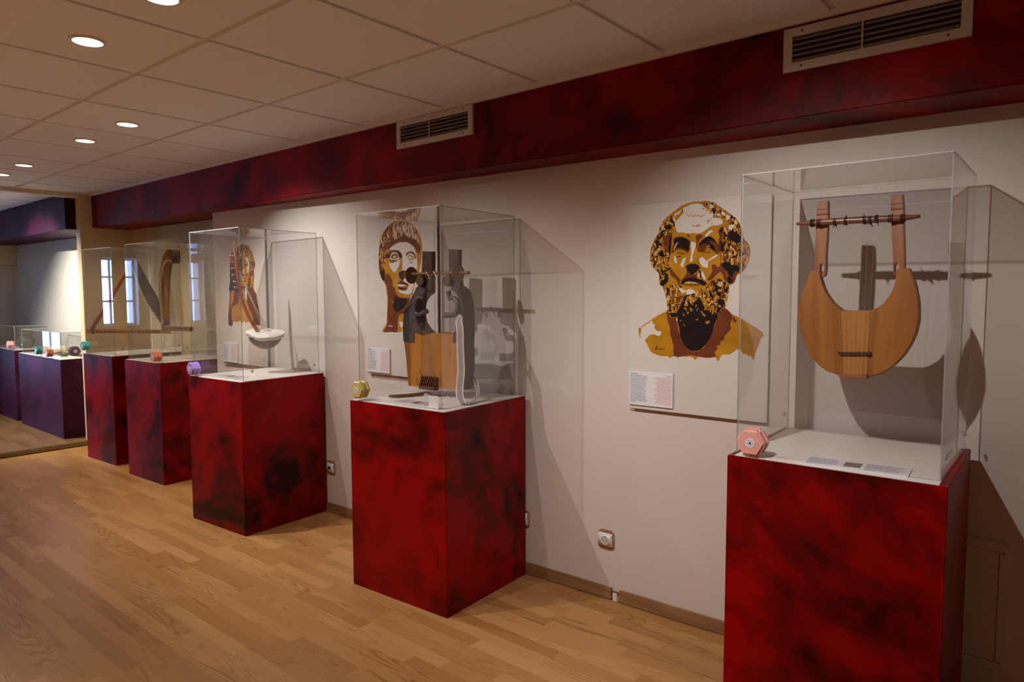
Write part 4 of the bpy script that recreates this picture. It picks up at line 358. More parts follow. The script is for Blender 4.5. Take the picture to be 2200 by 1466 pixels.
# ---- ceiling: T-bar grid with lay-in tiles, one object per tile
ceil = empty_struct('ceiling', (0, 0, ZC))
bm = B_(); box(bm, -10.3, 2.5, -3.2, 3.0, .09, .16); mk('slab', bm, m_dark, ceil)
GX, GY, TS = -2.467, 1.249, .6
DL = [(L[0], L[1]) for L in LAMPS if L[1] > .5 or True]
def tile_mesh(w0, w1, d0, d1, holes):
    bm = B_(); g = .011; x0, x1, y0, y1 = w0+g, w1-g, d0+g, d1-g
    if not holes: box(bm, x0, x1, y0, y1, .002, .020, .001); return bm
    hx, hy = holes[0]; n = 32; hr = .047; ci = []; sq = []
    for k in range(n):
        a = 2*PI*k/n; c, s = math.cos(a), math.sin(a)
        ci.append((hx+hr*c, hy+hr*s))
        tx = ((x1-hx)/c if c > 1e-9 else (x0-hx)/c if c < -1e-9 else 1e9); ty = ((y1-hy)/s if s > 1e-9 else (y0-hy)/s if s < -1e-9 else 1e9)
        t = min(tx, ty); sq.append((hx+c*t, hy+s*t))
    for corner in ((x0, y0), (x1, y0), (x1, y1), (x0, y1)):
        k = min(range(n), key=lambda i: (sq[i][0]-corner[0])**2+(sq[i][1]-corner[1])**2); sq[k] = corner
    for z0, z1 in ((.002, .020),):
        A = [bm.verts.new((*p, z0)) for p in ci]; B = [bm.verts.new((*p, z0)) for p in sq]; Cc = [bm.verts.new((*p, z1)) for p in ci]; Dd = [bm.verts.new((*p, z1)) for p in sq]
        for k in range(n):
            j = (k+1) % n
            bm.faces.new((A[k], B[k], B[j], A[j])); bm.faces.new((Cc[k], Cc[j], Dd[j], Dd[k])); bm.faces.new((A[k], A[j], Cc[j], Cc[k])); bm.faces.new((B[k], Dd[k], Dd[j], B[j]))
    bmesh.ops.recalc_face_normals(bm, faces=bm.faces[:]); return bm
proto_tile = None
def lay_tiles(xmin, xmax, ymin, ymax, ox=0.0):
    global proto_tile
    i0 = math.floor((xmin-GX-ox)/TS); i1 = math.ceil((xmax-GX-ox)/TS); j0 = math.floor((ymin-GY)/TS); j1 = math.ceil((ymax-GY)/TS)
    for i in range(i0, i1):
        for j in range(j0, j1):
            a, b, c, d = max(GX+ox+i*TS, xmin), min(GX+ox+(i+1)*TS, xmax), max(GY+j*TS, ymin), min(GY+(j+1)*TS, ymax)
            if b-a < .05 or d-c < .03: continue
            hs = [(x, y) for x, y in DL if a+.03 < x < b-.03 and c+.03 < y < d-.03]
            full = abs(b-a-TS) < 1e-3 and abs(d-c-TS) < 1e-3
            if full and not hs:
                if proto_tile is None:
                    o = mk('ceiling_tile', tile_mesh(0, TS, 0, TS, []), m_tile, ceil); proto_tile = o
                else:
                    o = proto_tile.copy(); COL.objects.link(o)
                o.location = (a, c, 0)
            else: mk('ceiling_tile', tile_mesh(a, b, c, d, hs), m_tile, ceil)
    for i in range(i0, i1+1):
        x = GX+ox+i*TS
        if xmin-.01 <= x <= xmax+.01: bm = B_(); box(bm, x-.012, x+.012, ymin, ymax, .0115, .03); mk('grid_bar', bm, m_bar, ceil)
    for j in range(j0, j1+1):
        y = GY+j*TS
        if ymin-.01 <= y <= ymax+.01: bm = B_(); box(bm, xmin, xmax, y-.012, y+.012, .0125, .03); mk('grid_bar', bm, m_bar, ceil)
lay_tiles(XP, 2.3, -3.0, 2.449)
lay_tiles(-10.25, XP-.11, -1.2, 2.27, ox=-.11)
bm = B_(); box(bm, XP, 2.3, 2.432, 2.447, -.012, .008); mk('edge_angle', bm, m_bar, ceil)
bm = B_(); box(bm, XP-.0, XP+.02, -1.2, 2.44, -.004, .008); mk('edge_angle', bm, m_bar, ceil)

# ---- floor: single laminate strips, the 300 nearest as pieces
flo = empty_struct('floor')
bm = B_(); box(bm, XP-.12, 2.5, -3.2, 3.0, -.12, -.012); mk('screed', bm, m_dark, flo)
rg = random.Random(11)
def strip_bm(bm, x0, x1, y0, y1, z1, colr, lay):
    g = .00008; n0 = len(bm.faces)
    fs = box(bm, x0+g, x1-g, y0+g, y1-g, z1-.011, z1)
    for f in fs:
        for lp in f.loops: lp[lay] = colr
protos = []
for k in range(20):
    ln = .30+.018*k; bm = B_(); lay = bm.loops.layers.float_color.new('rnd')
    strip_bm(bm, 0, ln, 0, .064, 0, (rg.random(), rg.random(), rg.random(), 1), lay)
    me = bpy.data.meshes.new('floor_strip'); bm.to_mesh(me); bm.free(); me.materials.append(m_floor); protos.append((ln, me))
pieces = []
row = 0; y = -3.0
while y < 2.78:
    x = XP+rg.uniform(-.45, 0)
    while x < 2.3:
        ln, me = rg.choice(protos); pieces.append((x, y, ln, me)); x += ln
    y += .064; row += 1
def vis(x, y):
    v = Vector((x, y, -CAM_Z)); d = v.dot(fw)
    if d < .3: return 0
    px = 1100+1477.9*v.dot(r2)/d; py = 733-1477.9*v.dot(u2)/d
    if -60 < px < 1640 and 900 < py < 1500: return 1/d
    return 0
pieces.sort(key=lambda t: -vis(t[0]+t[2]/2, t[1]+.032))
bm = B_(); lay = bm.loops.layers.float_color.new('rnd')
for n, (x, y, ln, me) in enumerate(pieces):
    if n < 300:
        o = bpy.data.objects.new('floor_strip', me); COL.objects.link(o); o.parent = flo; o.location = (x, y, 0)
    else: strip_bm(bm, max(x, XP-.12), x+ln, y, y+.064, 0, (rg.random(), rg.random(), rg.random(), 1), lay)
tag(mk('far_floor_strips', bm, m_floor, flo), kind='stuff')

# ---- next room, one low step up
zf = .04
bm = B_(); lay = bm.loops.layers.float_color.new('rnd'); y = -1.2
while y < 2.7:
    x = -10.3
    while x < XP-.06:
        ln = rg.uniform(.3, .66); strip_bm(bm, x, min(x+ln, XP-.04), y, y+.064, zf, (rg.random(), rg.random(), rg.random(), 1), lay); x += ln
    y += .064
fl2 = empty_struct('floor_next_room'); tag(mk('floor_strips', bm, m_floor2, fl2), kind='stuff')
bm = B_(); box(bm, -10.4, XP-.04, -1.3, 2.9, -.12, zf-.011); mk('screed', bm, m_dark, fl2)
st = empty_struct('trim_3'); bm = B_(); box(bm, XP-.06, XP, -1.2, 2.345, 0.004, zf+.002, .003); mk('riser', bm, m_riser, st)
bm = B_(); box(bm, XP-.05, XP-.02, -1.2, 2.345, zf+.001, zf+.006, .002); mk('nosing', bm, m_riser, st)
bm = B_(); hexa(bm, [(-10.3, 2.62, 0), (XP-.11, 2.72, 0), (XP-.11, 2.9, 0), (-10.3, 2.9, 0), (-10.3, 2.62, ZC), (XP-.11, 2.72, ZC), (XP-.11, 2.9, ZC), (-10.3, 2.9, ZC)])
tag(mk('wall_next_room_back', bm, m_wall_next), kind='structure')
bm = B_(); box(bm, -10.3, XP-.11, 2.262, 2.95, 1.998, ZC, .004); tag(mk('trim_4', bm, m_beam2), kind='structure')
bm = B_(); box(bm, -10.4, XP-.11, -1.35, -1.2, 0, ZC); tag(mk('wall_next_room_front', bm, m_wall_next), kind='structure')
# end wall with two window openings
ew = empty_struct('wall_next_room_end')
XE = -10.25
cuts = sorted(WIN)
def ewbox(y0, y1, z0, z1):
    bm = B_(); box(bm, XE-.3, XE, y0, y1, z0, z1); mk('wall_section', bm, m_wall_next, ew)
ewbox(-1.2, cuts[0][0], 0, ZC); ewbox(cuts[0][1], cuts[1][0], 0, ZC); ewbox(cuts[1][1], 2.9, 0, ZC)
for a, b, c, d in cuts: ewbox(a, b, 0, c); ewbox(a, b, d, ZC)
bm = B_(); box(bm, XE, XE+.14, 2.3, 2.66, 1.765, 1.998); mk('lintel', bm, m_wall_far, ew)
for k, (a, b, c, d) in enumerate(cuts):
    wn = empty_struct('window_%d' % (k+1), (XE-.12, 0, 0))
    bm = B_()
    for q in ((a, a+.03, c, d), (b-.03, b, c, d), (a+.03, b-.03, c, c+.03), (a+.03, b-.03, d-.03, d)): box(bm, -.02, .02, *q)
    mk('frame', bm, m_frame, wn)
    nx = 3
    for i in range(1, nx):
        yy = a+(b-a)*i/nx; bm = B_(); box(bm, -.015, .015, yy-.013, yy+.013, c+.03, d-.03); mk('glazing_bar', bm, m_frame, wn)
    for zz in ((c+(d-c)*.36, c+(d-c)*.72) if c > .9 else ()):
        bm = B_(); box(bm, -.014, .016, a+.03, b-.03, zz-.012, zz+.012); mk('glazing_bar', bm, m_frame, wn)
    bm = B_(); box(bm, -.003, .003, a+.02, b-.02, c+.02, d-.02); mk('pane', bm, m_acr, wn)

# ---- baseboards
def bboard(name, x0, x1):
    bm = B_(); t = .015; h = .056
    prof = [(0, .004), (0, h-.006), (.004, h), (t-.002, h)]
    hexa(bm, [(x0, yw(x0)-t, .004), (x1, yw(x1)-t, .004), (x1, yw(x1), .004), (x0, yw(x0), .004), (x0, yw(x0)-t, h), (x1, yw(x1)-t, h), (x1, yw(x1), h), (x0, yw(x0), h)])
    bmesh.ops.bevel(bm, geom=[e for e in bm.edges if all(v.co.z > .05 and v.co.y < yw(v.co.x)-.01 for v in e.verts)], offset=.004, segments=2, affect='EDGES')
    return mk(name, bm, m_base)
for nm, a, b in (('baseboard_back', -5.05, -1.612), ('baseboard_back_right', -1.570, 2.3)):
    tag(bboard(nm, a, b), kind='structure')
    bm = B_(); hexa(bm, [(a, yw(a)-.012, 0), (b, yw(b)-.012, 0), (b, yw(b), 0), (a, yw(a), 0), (a, yw(a)-.012, .004), (b, yw(b)-.012, .004), (b, yw(b), .004), (a, yw(a), .004)]); tag(mk('trim_gap', bm, m_dark), kind='structure')
xg = -1.592
clip = thing('baseboard_connector', 'broken white plastic clip in the gap between two baseboard lengths', 'connector', (xg, yw(xg)-.008, 0), TH)
bm = B_(); box(bm, -.012, .010, -.006, .006, 0, .038, .002); mk('clip_body', bm, m_sock, clip)
bm = B_(); box(bm, -.016, .016, -.002, .004, .036, .044, .001); mk('broken_tab', bm, m_rod, clip)

# ================================================================ lamps
def downlight(i, x, y, aim, warm, lab):
    t = thing('recessed_spotlight', lab, 'spotlight', (x, y, ZC), 0, 'recessed spotlights in the ceiling')
    bm = B_(); lathe(bm, [(.047, -.001), (.049, -.004), (.058, -.0045), (.060, .0), (.060, .0018), (.047, .0018), (.047, -.001)], 32); mk('trim_ring', bm, m_bar, t, smooth=False)
    bm = B_(); lathe(bm, [(.0465, .001), (.044, .012), (.034, .038), (.018, .055), (0, .058)], 28); mk('reflector', bm, m_metal, t, smooth=True)
    d = (Vector(aim)-Vector((x, y, ZC))); d.z = 0; d = d.normalized()*.006
    bm = B_(); lathe(bm, [(0, -.004), (.018, .0), (.028, .008), (.031, .018), (.029, .024), (0, .026)], 24, c=(d.x*1.3, d.y*1.3, .024)); mk('bulb', bm, m_bulbw if warm else m_bulb, t, smooth=True)
LL = ['recessed spotlight out of view above the right display case', 'bluish white recessed spotlight at the top edge, nearest of the visible ones', 'large bluish white recessed spotlight in the upper left ceiling tile', 'white recessed spotlight above the third pedestal, right one of the middle pair',
      'yellowish recessed spotlight left of the white one, left one of the middle pair', 'small far recessed spotlight, right one of the last pair', 'farthest recessed spotlight cut by the left edge of view',
      'added fill spotlight, unseen behind the viewer on the right', 'added fill spotlight, unseen behind the viewer in the middle', 'added fill spotlight, unseen behind the viewer on the left', 'recessed spotlight in the next room beyond the opening']
for i, L in enumerate(LAMPS): downlight(i, L[0], L[1], L[2], i in (4, 5, 6), LL[i])

# ================================================================ vents on the beam
def vent(x0, x1, z0, z1, lab):
    w, h = x1-x0, z1-z0
    t = thing('air_vent', lab, 'vent', (x0, yb, z0), 0); f = .024*h/.14+.004
    bm = B_()
    for q in ((0, w, 0, f), (0, w, h-f, h), (0, f, f, h-f), (w-f, w, f, h-f)): box(bm, q[0], q[1], -.012, 0, q[2], q[3])
    mk('frame', bm, m_grille, t)
    bm = B_(); box(bm, f, w-f, -.001, .0, f, h-f); mk('duct_opening', bm, m_dark, t)
    n = 5
    for k in range(n):
        z = f+(h-2*f)*(k+.30)/n; s = (h-2*f)/n
        bm = B_(); hexa(bm, [(f, -.0105, z-s*.12), (w-f, -.0105, z-s*.12), (w-f, -.002, z+s*.38), (f, -.002, z+s*.38), (f, -.0105, z-s*.02), (w-f, -.0105, z-s*.02), (w-f, -.002, z+s*.48), (f, -.002, z+s*.48)]); mk('slat', bm, m_slat, t)
    bm = B_(); box(bm, w*.455-.0025, w*.455+.0025, -.0125, -.009, f, h-f); mk('divider', bm, m_grille, t)
    for sx in (.11*w, .89*w):
        for sz in (f*.5, h-f*.5): bm = B_(); lathe(bm, [(0, -.0135), (.003, -.0135), (.004, -.012), (.004, -.011)], 10, (sx, 0, sz), axis='y'); mk('screw', bm, m_screw, t)
vent(-2.815, -2.272, 2.158, 2.299, 'grey slatted air vent near the middle of the red beam, above the kithara case')
vent(-.826, -.288, 2.148, 2.290, 'large grey air vent with tan slats on the red beam at the upper right')

# ================================================================ pedestals and display cases
def pedestal(lab, fl, frr, depth, h=.9, mat=None, z0=0.0, dots=True, side=.010):
    fl = Vector(fl); frr = Vector(frr); d = frr-fl; w = d.length; a = math.atan2(d.y, d.x)
    t = thing('pedestal', lab, 'pedestal', (fl.x, fl.y, z0), a)
    bm = B_(); box(bm, 0, w, 0, depth, 0, h-.003, .0015); mk('body', bm, mat or m_red, t)
    bm = B_(); box(bm, side, w-side, .006, depth-.004, h-.003, h, .0006); mk('top_board', bm, m_top, t)
    if dots:
        for yy in (.085, depth-.085): bm = B_(); lathe(bm, [(0, .0015), (.011, .0015), (.0125, .0)], 16, (w, yy, .055), axis='x'); mk('cable_hole', bm, m_hole, t)
    return t, a, w
def vitrine(lab, fl, w, d, a, z0, h, grp=None):
    """five clear acrylic sheets; the cut edges are parts of each sheet"""
    t = thing('display_case', lab, 'display case', (fl[0], fl[1], z0), a, grp); k = .004
    def sheet(x0, x1, y0, y1, z0_, z1_, flat):
        bm = B_(); fs = box(bm, x0, x1, y0, y1, z0_, z1_)
        bm.normal_update()
        for f in fs:
            if abs(f.normal[flat]) < .9: f.material_index = 1
        return mk('acrylic_panel', bm, None, t, mats=[m_acr, m_edge])
    sheet(0, w, 0, k, 0, h-k, 1); sheet(0, w, d-k, d, 0, h-k, 1)
    sheet(0, k, k, d-k, 0, h-k, 0); sheet(w-k, w, k, d-k, 0, h-k, 0); sheet(0, w, 0, d, h-k, h, 2)
    for sx, sy in ((0, d*.93), (w, d*.93), (w, .06)):
        bm = B_(); s = -1 if sx == 0 else 1; lathe(bm, [(.009, 0), (.009, .003*s), (.006, .005*s), (0, .005*s)], 16, (sx, sy, .055), axis='x'); mk('clear_stud', bm, m_edge, t)
    return t
PED = []
p = pedestal('tall red pedestal in the foreground at the right edge, under the wooden lyre case', (-.841, 2.058), (-.254, 2.070), .56, side=.021); PED.append(p)
vitrine('clear display case around the honey coloured wooden lyre at the right', (-.834, 2.112), .557, .495, R(.2), .9, .868)
p = pedestal('red pedestal in the middle, standing before the bare wall, under the dark kithara case', (-2.672, 1.999), (-2.064, 2.032), .583); PED.append(p)
vitrine('clear display case around the dark and amber kithara in the middle', (-2.706, 2.045) if False else (-2.655, 2.042), .530, .535, R(3.1), .9, .878)
p = pedestal('red pedestal under the turtle-shell harp case, third from the left of the tall ones', (-4.255, 1.969), (-3.682, 2.002), .579); PED.append(p)
vitrine('clear display case around the turtle-shell bowl harp', (-4.245, 2.000), .545, .53, R(2.6), .9, .882)
p = pedestal('narrow red pedestal under the tall curved harp, second from the left of the tall ones', (-5.699, 2.151), (-5.140, 2.177), .57, .902); PED.append(p)
vitrine('clear display case around the tall curved harp', (-5.664, 2.170), .527, .50, R(2.7), .902, .880)
p = pedestal('farthest tall red pedestal beside the wall end, purple in the daylight', (-6.578, 2.156), (-6.047, 2.188), .575); PED.append(p)
vitrine('clear display case around the triangular harp, beside the wall end', (-6.545, 2.176), .515, .565, R(3.4), .9, .882)
pedestal('low wide red pedestal, coloured purple as by daylight, just beyond the opening, under the long low case', (-8.62, 2.214), (-7.347, 2.214), .40, .752, m_redlow, zf)
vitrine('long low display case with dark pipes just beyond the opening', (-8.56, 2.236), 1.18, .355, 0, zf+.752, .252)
pedestal('far low red pedestal, coloured purple as by daylight, at the left edge, beyond the opening', (-10.05, 2.226), (-8.805, 2.226), .36, .765, m_redlow, zf, dots=False)
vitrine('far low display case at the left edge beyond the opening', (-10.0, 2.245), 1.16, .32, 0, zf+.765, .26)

# ---- hexagonal plastic spools with the triangle sticker
def spool(colour, lab, loc, yawz, r=.046, sticker=True, s=1):
    t = thing('hexagonal_spool', lab, 'spool', loc, yawz, None)
    def hexp(rr, y0, y1, name, bev):
        bm = B_(); prism(bm, [(rr*math.cos(PI/3*k+PI/6*0), rr*math.sin(PI/3*k)) for k in range(6)], y0, y1)
        bmesh.ops.bevel(bm, geom=[e for e in bm.edges], offset=bev, segments=3, affect='EDGES', clamp_overlap=True)
        return mk(name, bm, m_knobs[colour], t)
    hexp(r, 0, .024, 'front_flange', .006); hexp(r*.90, .024, .032, 'core', .003); hexp(r, .032, .053, 'rear_flange', .006)
    if sticker:
        bm = B_(); lathe(bm, [(0, -.0008), (.0145, -.0008), (.0145, .001)], 28, axis='y'); st_ = mk('sticker', bm, m_white, t)
        bm = B_(); lathe(bm, [(.0078, -.001), (.0092, -.001), (.0092, -.0007), (.0078, -.0007), (.0078, -.001)], 24, axis='y'); mk('printed_ring', bm, m_inkgrey, st_)
        bm = B_(); prism(bm, [(-.0048, -.0035), (.0048, -.0035), (0, .0048)], -.0011, -.0008); mk('printed_triangle', bm, m_sign, st_)
    return t
spool('pink', 'pink hexagonal plastic spool with triangle sticker on the front of the lyre case', (-.770, 2.0555, .9455), R(.2))
spool('yellow', 'yellow hexagonal plastic spool on the left of the kithara case', (-2.612, 1.990, .953), R(3.1))
spool('violet', 'violet hexagonal plastic spool on the left of the turtle-shell harp case', (-4.186, 1.947, .948), R(2.6), .045)
spool('salmon', 'salmon hexagonal plastic spool on the curved harp case', (-5.165, 2.1385, .9525), R(2.7), .044)
spool('teal', 'bright teal hexagonal plastic spool on the farthest tall case', (-6.50, 2.124, .967), R(3.4), .043)
spool('purple', 'dark purple hexagonal spool facing the viewer on the end of the low case', (-7.322, 2.335, .866), R(90), .052)
spool('green', 'dark green hexagonal spool on the long low case, left of the brown one', (-7.93, 2.182, .85), 0, .044)
spool('brown', 'brown hexagonal spool on the long low case, right of the green one', (-7.62, 2.182, .842), 0, .044)
spool('pink', 'pink hexagonal spool on the far low case at the left edge', (-8.90, 2.191, .862), 0, .046)

# ================================================================ portraits on the wall
def portrait(x0, z0, w, h, data, lab, sig=None):
    xo = x0; yo = yw(x0)-.022
    t = thing('portrait_panel', lab, 'painting', (xo, yo, z0), TH)
    bm = B_(); box(bm, 0, w, 0, .005, 0, h, .0008); mk('board', bm, m_panel, t)
    for sx in (.03, w-.03):
        for sz in (.03, h-.03): bm = B_(); lathe(bm, [(.006, .005), (.006, .021), (0, .021)], 10, (sx, 0, sz), axis='y'); mk('standoff', bm, m_screw, t)
    groups = {}
    for lev, tone, poly in data: groups.setdefault(tone, []).append((lev, poly))
    names = {'O': 'ochre_paint', 'B': 'brown_paint', 'D': 'black_paint', 'W': 'bare_board_patch', 'C': 'curly_strokes', 'L': 'pale_paint', 'S': 'hair_strands'}
    rr = random.Random(3)
    for tone, lst in groups.items():
        bm = B_()
        for lev, poly in lst:
            # ragged brush edges: subdivide and jitter the outline
            q = []
            if len(poly) > 5 and tone != 'S':      # round the corners of a brush stroke
                pc = poly; nn_ = len(pc); poly = []
                for i in range(nn_):
                    p0, p1, p2, p3 = pc[i-1], pc[i], pc[(i+1) % nn_], pc[(i+2) % nn_]
                    for j in range(3):
                        t_ = j/3; poly.append(tuple(.5*(2*p1[c]+(-p0[c]+p2[c])*t_+(2*p0[c]-5*p1[c]+4*p2[c]-p3[c])*t_*t_+(-p0[c]+3*p1[c]-3*p2[c]+p3[c])*t_**3) for c in (0, 1)))
            for i, a in enumerate(poly):
                b = poly[(i+1) % len(poly)]; L_ = math.hypot(b[0]-a[0], b[1]-a[1]); n = max(1, int(L_/.004)); am = min(.0019, L_*.16)
                for k in range(n):
                    s_ = k/n; q.append((a[0]+(b[0]-a[0])*s_+(rr.uniform(-am, am) if k else 0), a[1]+(b[1]-a[1])*s_+(rr.uniform(-am, am) if k else 0)))
            y = -.0003*lev
            vs = [bm.verts.new((u, y, z)) for u, z in q]
            f = bm.faces.new(vs); f.normal_update()
            if f.normal.y > 0: f.normal_flip()
        bmesh.ops.triangulate(bm, faces=bm.faces[:], ngon_method='EAR_CLIP')
        tag(mk(names[tone], bm, PR[tone], t), kind='stuff')
    if sig:
        bm = B_(); tube(bm, [(u, -.0022, z) for u, z in sig], .0007, 5); mk('signature', bm, m_sign, t)
    return t
portrait(-1.522, .900, .596, .878, PORTRAIT_BEARD, 'ochre and black painted portrait of a bearded bust, between the two nearest cases', SIGNATURE)
portrait(-3.283, .93, .595, .89, PORTRAIT_CAP, 'painted portrait of a smooth-faced bust with short fringe behind the kithara case')
portrait(-4.93, .895, .595, .89, PORTRAIT_LONG_HAIR, 'painted portrait of a long-haired bust behind the turtle-shell harp')

def textlines(parent, x0, x1, ztop, n, pitch, mat, right, seed, plane='xz', hgt=.0017, y=-.0004, fill=1.0):
    """body copy too small to read in the photograph: rows of word-long bars"""
    rr = random.Random(seed); bm = B_()
    for i in range(n):
        z = ztop-i*pitch; ln = (x1-x0)*rr.uniform(.78, 1.0)*(fill if i < n-1 else .35); a = x1-ln if right else x0; b = a+ln; x = a
        while x < b-.002:
            w_ = min(rr.uniform(.003, .011), b-x)
            if plane == 'xz': vs = [(x, y, z), (x+w_, y, z), (x+w_, y, z+hgt), (x, y, z+hgt)]
            else: vs = [(x, z, y), (x+w_, z, y), (x+w_, z+hgt, y), (x, z+hgt, y)]
            bm.faces.new([bm.verts.new(v) for v in vs]); x += w_+.0016
    return mk('printed_lines', bm, mat, parent)
def wall_card(x0, z0, w, h, lab, t1, t2, seed, yoff):
    t = thing('text_card', lab, 'card', (x0, yw(x0)-yoff, z0), TH)
    bm = B_(); box(bm, 0, w, 0, .004, 0, h, .0004); mk('board', bm, m_white, t)
    tx = R(90)
    text_obj('title', t1, .0085, m_ink, t, (.006, -.0003, h-.0125), (tx, 0, 0))
    text_obj('red_title', t2, .0080, m_inkred, t, (w-.006, -.0003, h-.0165), (tx, 0, 0), 'RIGHT')
    textlines(t, .006, .094*w/.205, h-.0195, 19, .0063*h/.147, m_ink, False, seed)
    textlines(t, w-.086*w/.205, w-.006, h-.0235, 19, .0063*h/.147, m_inkred, True, seed+1)
    return t
wall_card(-1.519, .9175, .205, .147, 'white text card in dark and red print under the bearded portrait', '\u03a0\u03af\u03bd\u03b4\u03b1\u03c1\u03bf\u03c2', 'Pindar', 5, .030)
wall_card(-3.272, .9405, .200, .144, 'white text card under the short-fringe portrait, seen through the kithara case', '\u0391\u03c0\u03cc\u03bb\u03bb\u03c9\u03bd', 'Apollo', 9, .030)
wall_card(-4.925, .9035, .215, .146, 'white text card under the long-haired portrait, behind the turtle-shell harp case', '\u03a3\u03b1\u03c0\u03c6\u03ce', 'Sappho', 13, .030)

# ================================================================ sockets and hatch on the wall
def socket(x, z, lab, kind):
    t = thing('wall_socket', lab, 'socket', (x, yw(x), z), TH)
    bm = B_(); rr = random.Random(int(z*1000)+kind)
    poly = []
    for k in range(28):
        a = 2*PI*k/28; c, s = math.cos(a), math.sin(a); r_ = 1/max(abs(c)/.043, abs(s)/.048)*(.97+.03*rr.random()); r_ = min(r_, .054)
        poly.append((r_*c, r_*s))
    prism(bm, poly, -.0015, 0); mk('broken_plaster', bm, m_rough_brick, t)
    bm = B_(); box(bm, -.041, .041, -.014, -.001, -.031, .034, .006); mk('cover_plate', bm, m_sock, t, smooth=True)
    if kind == 0:
        bm = B_(); lathe(bm, [(.0205, -.0152), (.0195, -.0155), (.018, -.0145), (.018, -.0140), (0, -.0140)], 28, (0, 0, .001), axis='y'); mk('recess_rim', bm, m_sock, t)
        bm = B_(); lathe(bm, [(0, -.0143), (.0175, -.0143), (.0175, -.0141)], 24, (0, 0, .001), axis='y'); mk('recess', bm, m_grille, t)
        for dx, dz in ((-.0095, .003), (.0095, -.001)): bm = B_(); lathe(bm, [(0, -.0148), (.0024, -.0148), (.0024, -.0142)], 10, (dx, 0, dz), axis='y'); mk('pin_hole', bm, m_hole, t)
        for dz in (.018, -.016): bm = B_(); box(bm, -.002, .002, -.0150, -.0142, dz-.003, dz+.003); mk('earth_clip', bm, m_screw, t)
    elif kind == 1:
        bm = B_(); box(bm, -.016, .010, -.0146, -.0141, -.004, .012, 0); mk('jack_opening', bm, m_hole, t)
        bm = B_(); box(bm, -.006, .006, -.0149, -.0143, -.006, -.003, 0); mk('jack_latch', bm, m_screw, t)
    return t
socket(-1.646, .272, 'white round power socket in broken orange plaster between the two nearest pedestals', 0)
socket(-3.678, .286, 'white data socket with square jack, low on the wall between the two red pedestals', 1)
socket(-2.128, .273, 'white socket cover half hidden behind the middle pedestal', 2)
t = thing('access_hatch', 'cream framed access hatch low on the wall at the right edge', 'hatch', (-.36, yw(-.36), .165), TH)
bm = B_()
for q in ((0, .205, 0, .03), (0, .205, .400, .43), (0, .022, .03, .40), (.180, .205, .03, .40)): box(bm, q[0], q[1], -.010, 0, q[2], q[3], .001)
mk('frame', bm, m_wall, t)
bm = B_(); box(bm, .0235, .1785, -.006, 0, .032, .398, .001); mk('door_panel', bm, m_wall, t)
for z in (.03, .395): bm = B_(); lathe(bm, [(0, -.0115), (.0035, -.0115), (.0035, -.010)], 10, (.19, 0, z), axis='y'); mk('screw', bm, m_screw, t)

# ================================================================ instruments
def P2(bm, poly, y0, y1, bev=0): prism(bm, poly, y0, y1, bev)
# ---- lyre
zl = 1.13
t = thing('lyre', 'honey coloured wooden lyre with two plain arms hanging in the right case', 'lyre', (-.56, 2.35, zl), 0)
L_ = LYRE
bm = B_(); prism(bm, L_['body'], 0, .034, .0025); mk('body', bm, m_cherry, t)
bx_ = [u for u, z in L_['strip']]
s = L_['strip']; s1 = L_['s1']; s2 = L_['s2']
cols = [[s[0], s1[0], s1[1], s[3]], [s1[0], s2[0], s2[1], s1[1]], [s2[0], s[1], s[2], s2[1]]]
for k, q in enumerate(cols):
    q = [(u, z-.001 if i < 2 else z+.003) for i, (u, z) in enumerate(q)]
    bm = B_(); prism(bm, q, -.0012, .0); mk('centre_plank', bm, m_cherry2, t)
bm = B_(); prism(bm, L_['lpost'], .002, .024, .002); a1 = mk('arm', bm, m_cherry3, t)
bm = B_(); prism(bm, L_['rpost'], .002, .024, .002); a2 = mk('arm', bm, m_cherry3, t)
for (u, z), a in ((L_['cuts'][0], a1), (L_['cuts'][2], a2)):
    bm = B_(); box(bm, u, u+.035, .0013, .0021, z-.001, z+.0006); mk('saw_line', bm, m_ebony, a)
rod = L_['bar']; n = len(rod); rad = [.005, .0095, .0105, .0108, .0105, .0095, .0045]
pts = smoothpath([(u, -.010, z) for u, z in rod], 3); rads = []
for i in range(len(pts)): f_ = i/3; k = int(min(f_, n-2)); rads.append(rad[k]+(rad[min(k+1, n-1)]-rad[k])*(f_-k))
bm = B_(); tube(bm, pts, rads, 14); rodo = mk('crossbar', bm, m_rod, t, smooth=True)
for i, (u, z) in enumerate(L_['binds']):
    bm = B_(); hw = .006 if i in (0, 1, 7, 8) else .004
    for k in range(3): lathe(bm, [(.0105, -.0016), (.0135, 0), (.0105, .0016)], 12, (u+(k-1)*hw*.8, -.010, z), axis='x')
    if 2 <= i <= 6:
        rr = random.Random(i)
        for k in range(4):
            a = rr.uniform(0, 6.28); tube(bm, [(u, -.010+.012*math.cos(a), z+.012*math.sin(a)), (u+rr.uniform(-.008, .008), -.010+.02*math.cos(a), z+.021*math.sin(a))], .0011, 5)
    mk('leather_binding', bm, m_leather, rodo)
bm = B_(); prism(bm, L_['bridge'], -.010, 0, .001); mk('bridge', bm, m_ebony, t)
bm = B_(); prism(bm, L_['tail'], -.012, .02, .001); mk('tailpiece', bm, m_cherry3, t)
for k in range(7):
    u1 = L_['binds'][2][0]+(L_['binds'][6][0]-L_['binds'][2][0])*k/6; u0 = L_['bridge'][0][0]+.012+(L_['bridge'][1][0]-L_['bridge'][0][0]-.024)*k/6
    bm = B_(); tube(bm, [(u1, -.022, L_['binds'][4][1]), (u0, -.011, L_['bridge'][0][1]), (u0, -.011, L_['tail'][0][1])], .00022, 4); mk('string', bm, m_string, t)
def thread(parent, p0, ztop_local):
    bm = B_(); tube(bm, [p0, (p0[0], p0[1], ztop_local)], .00025, 4); mk('hanging_thread', bm, m_edge, parent)
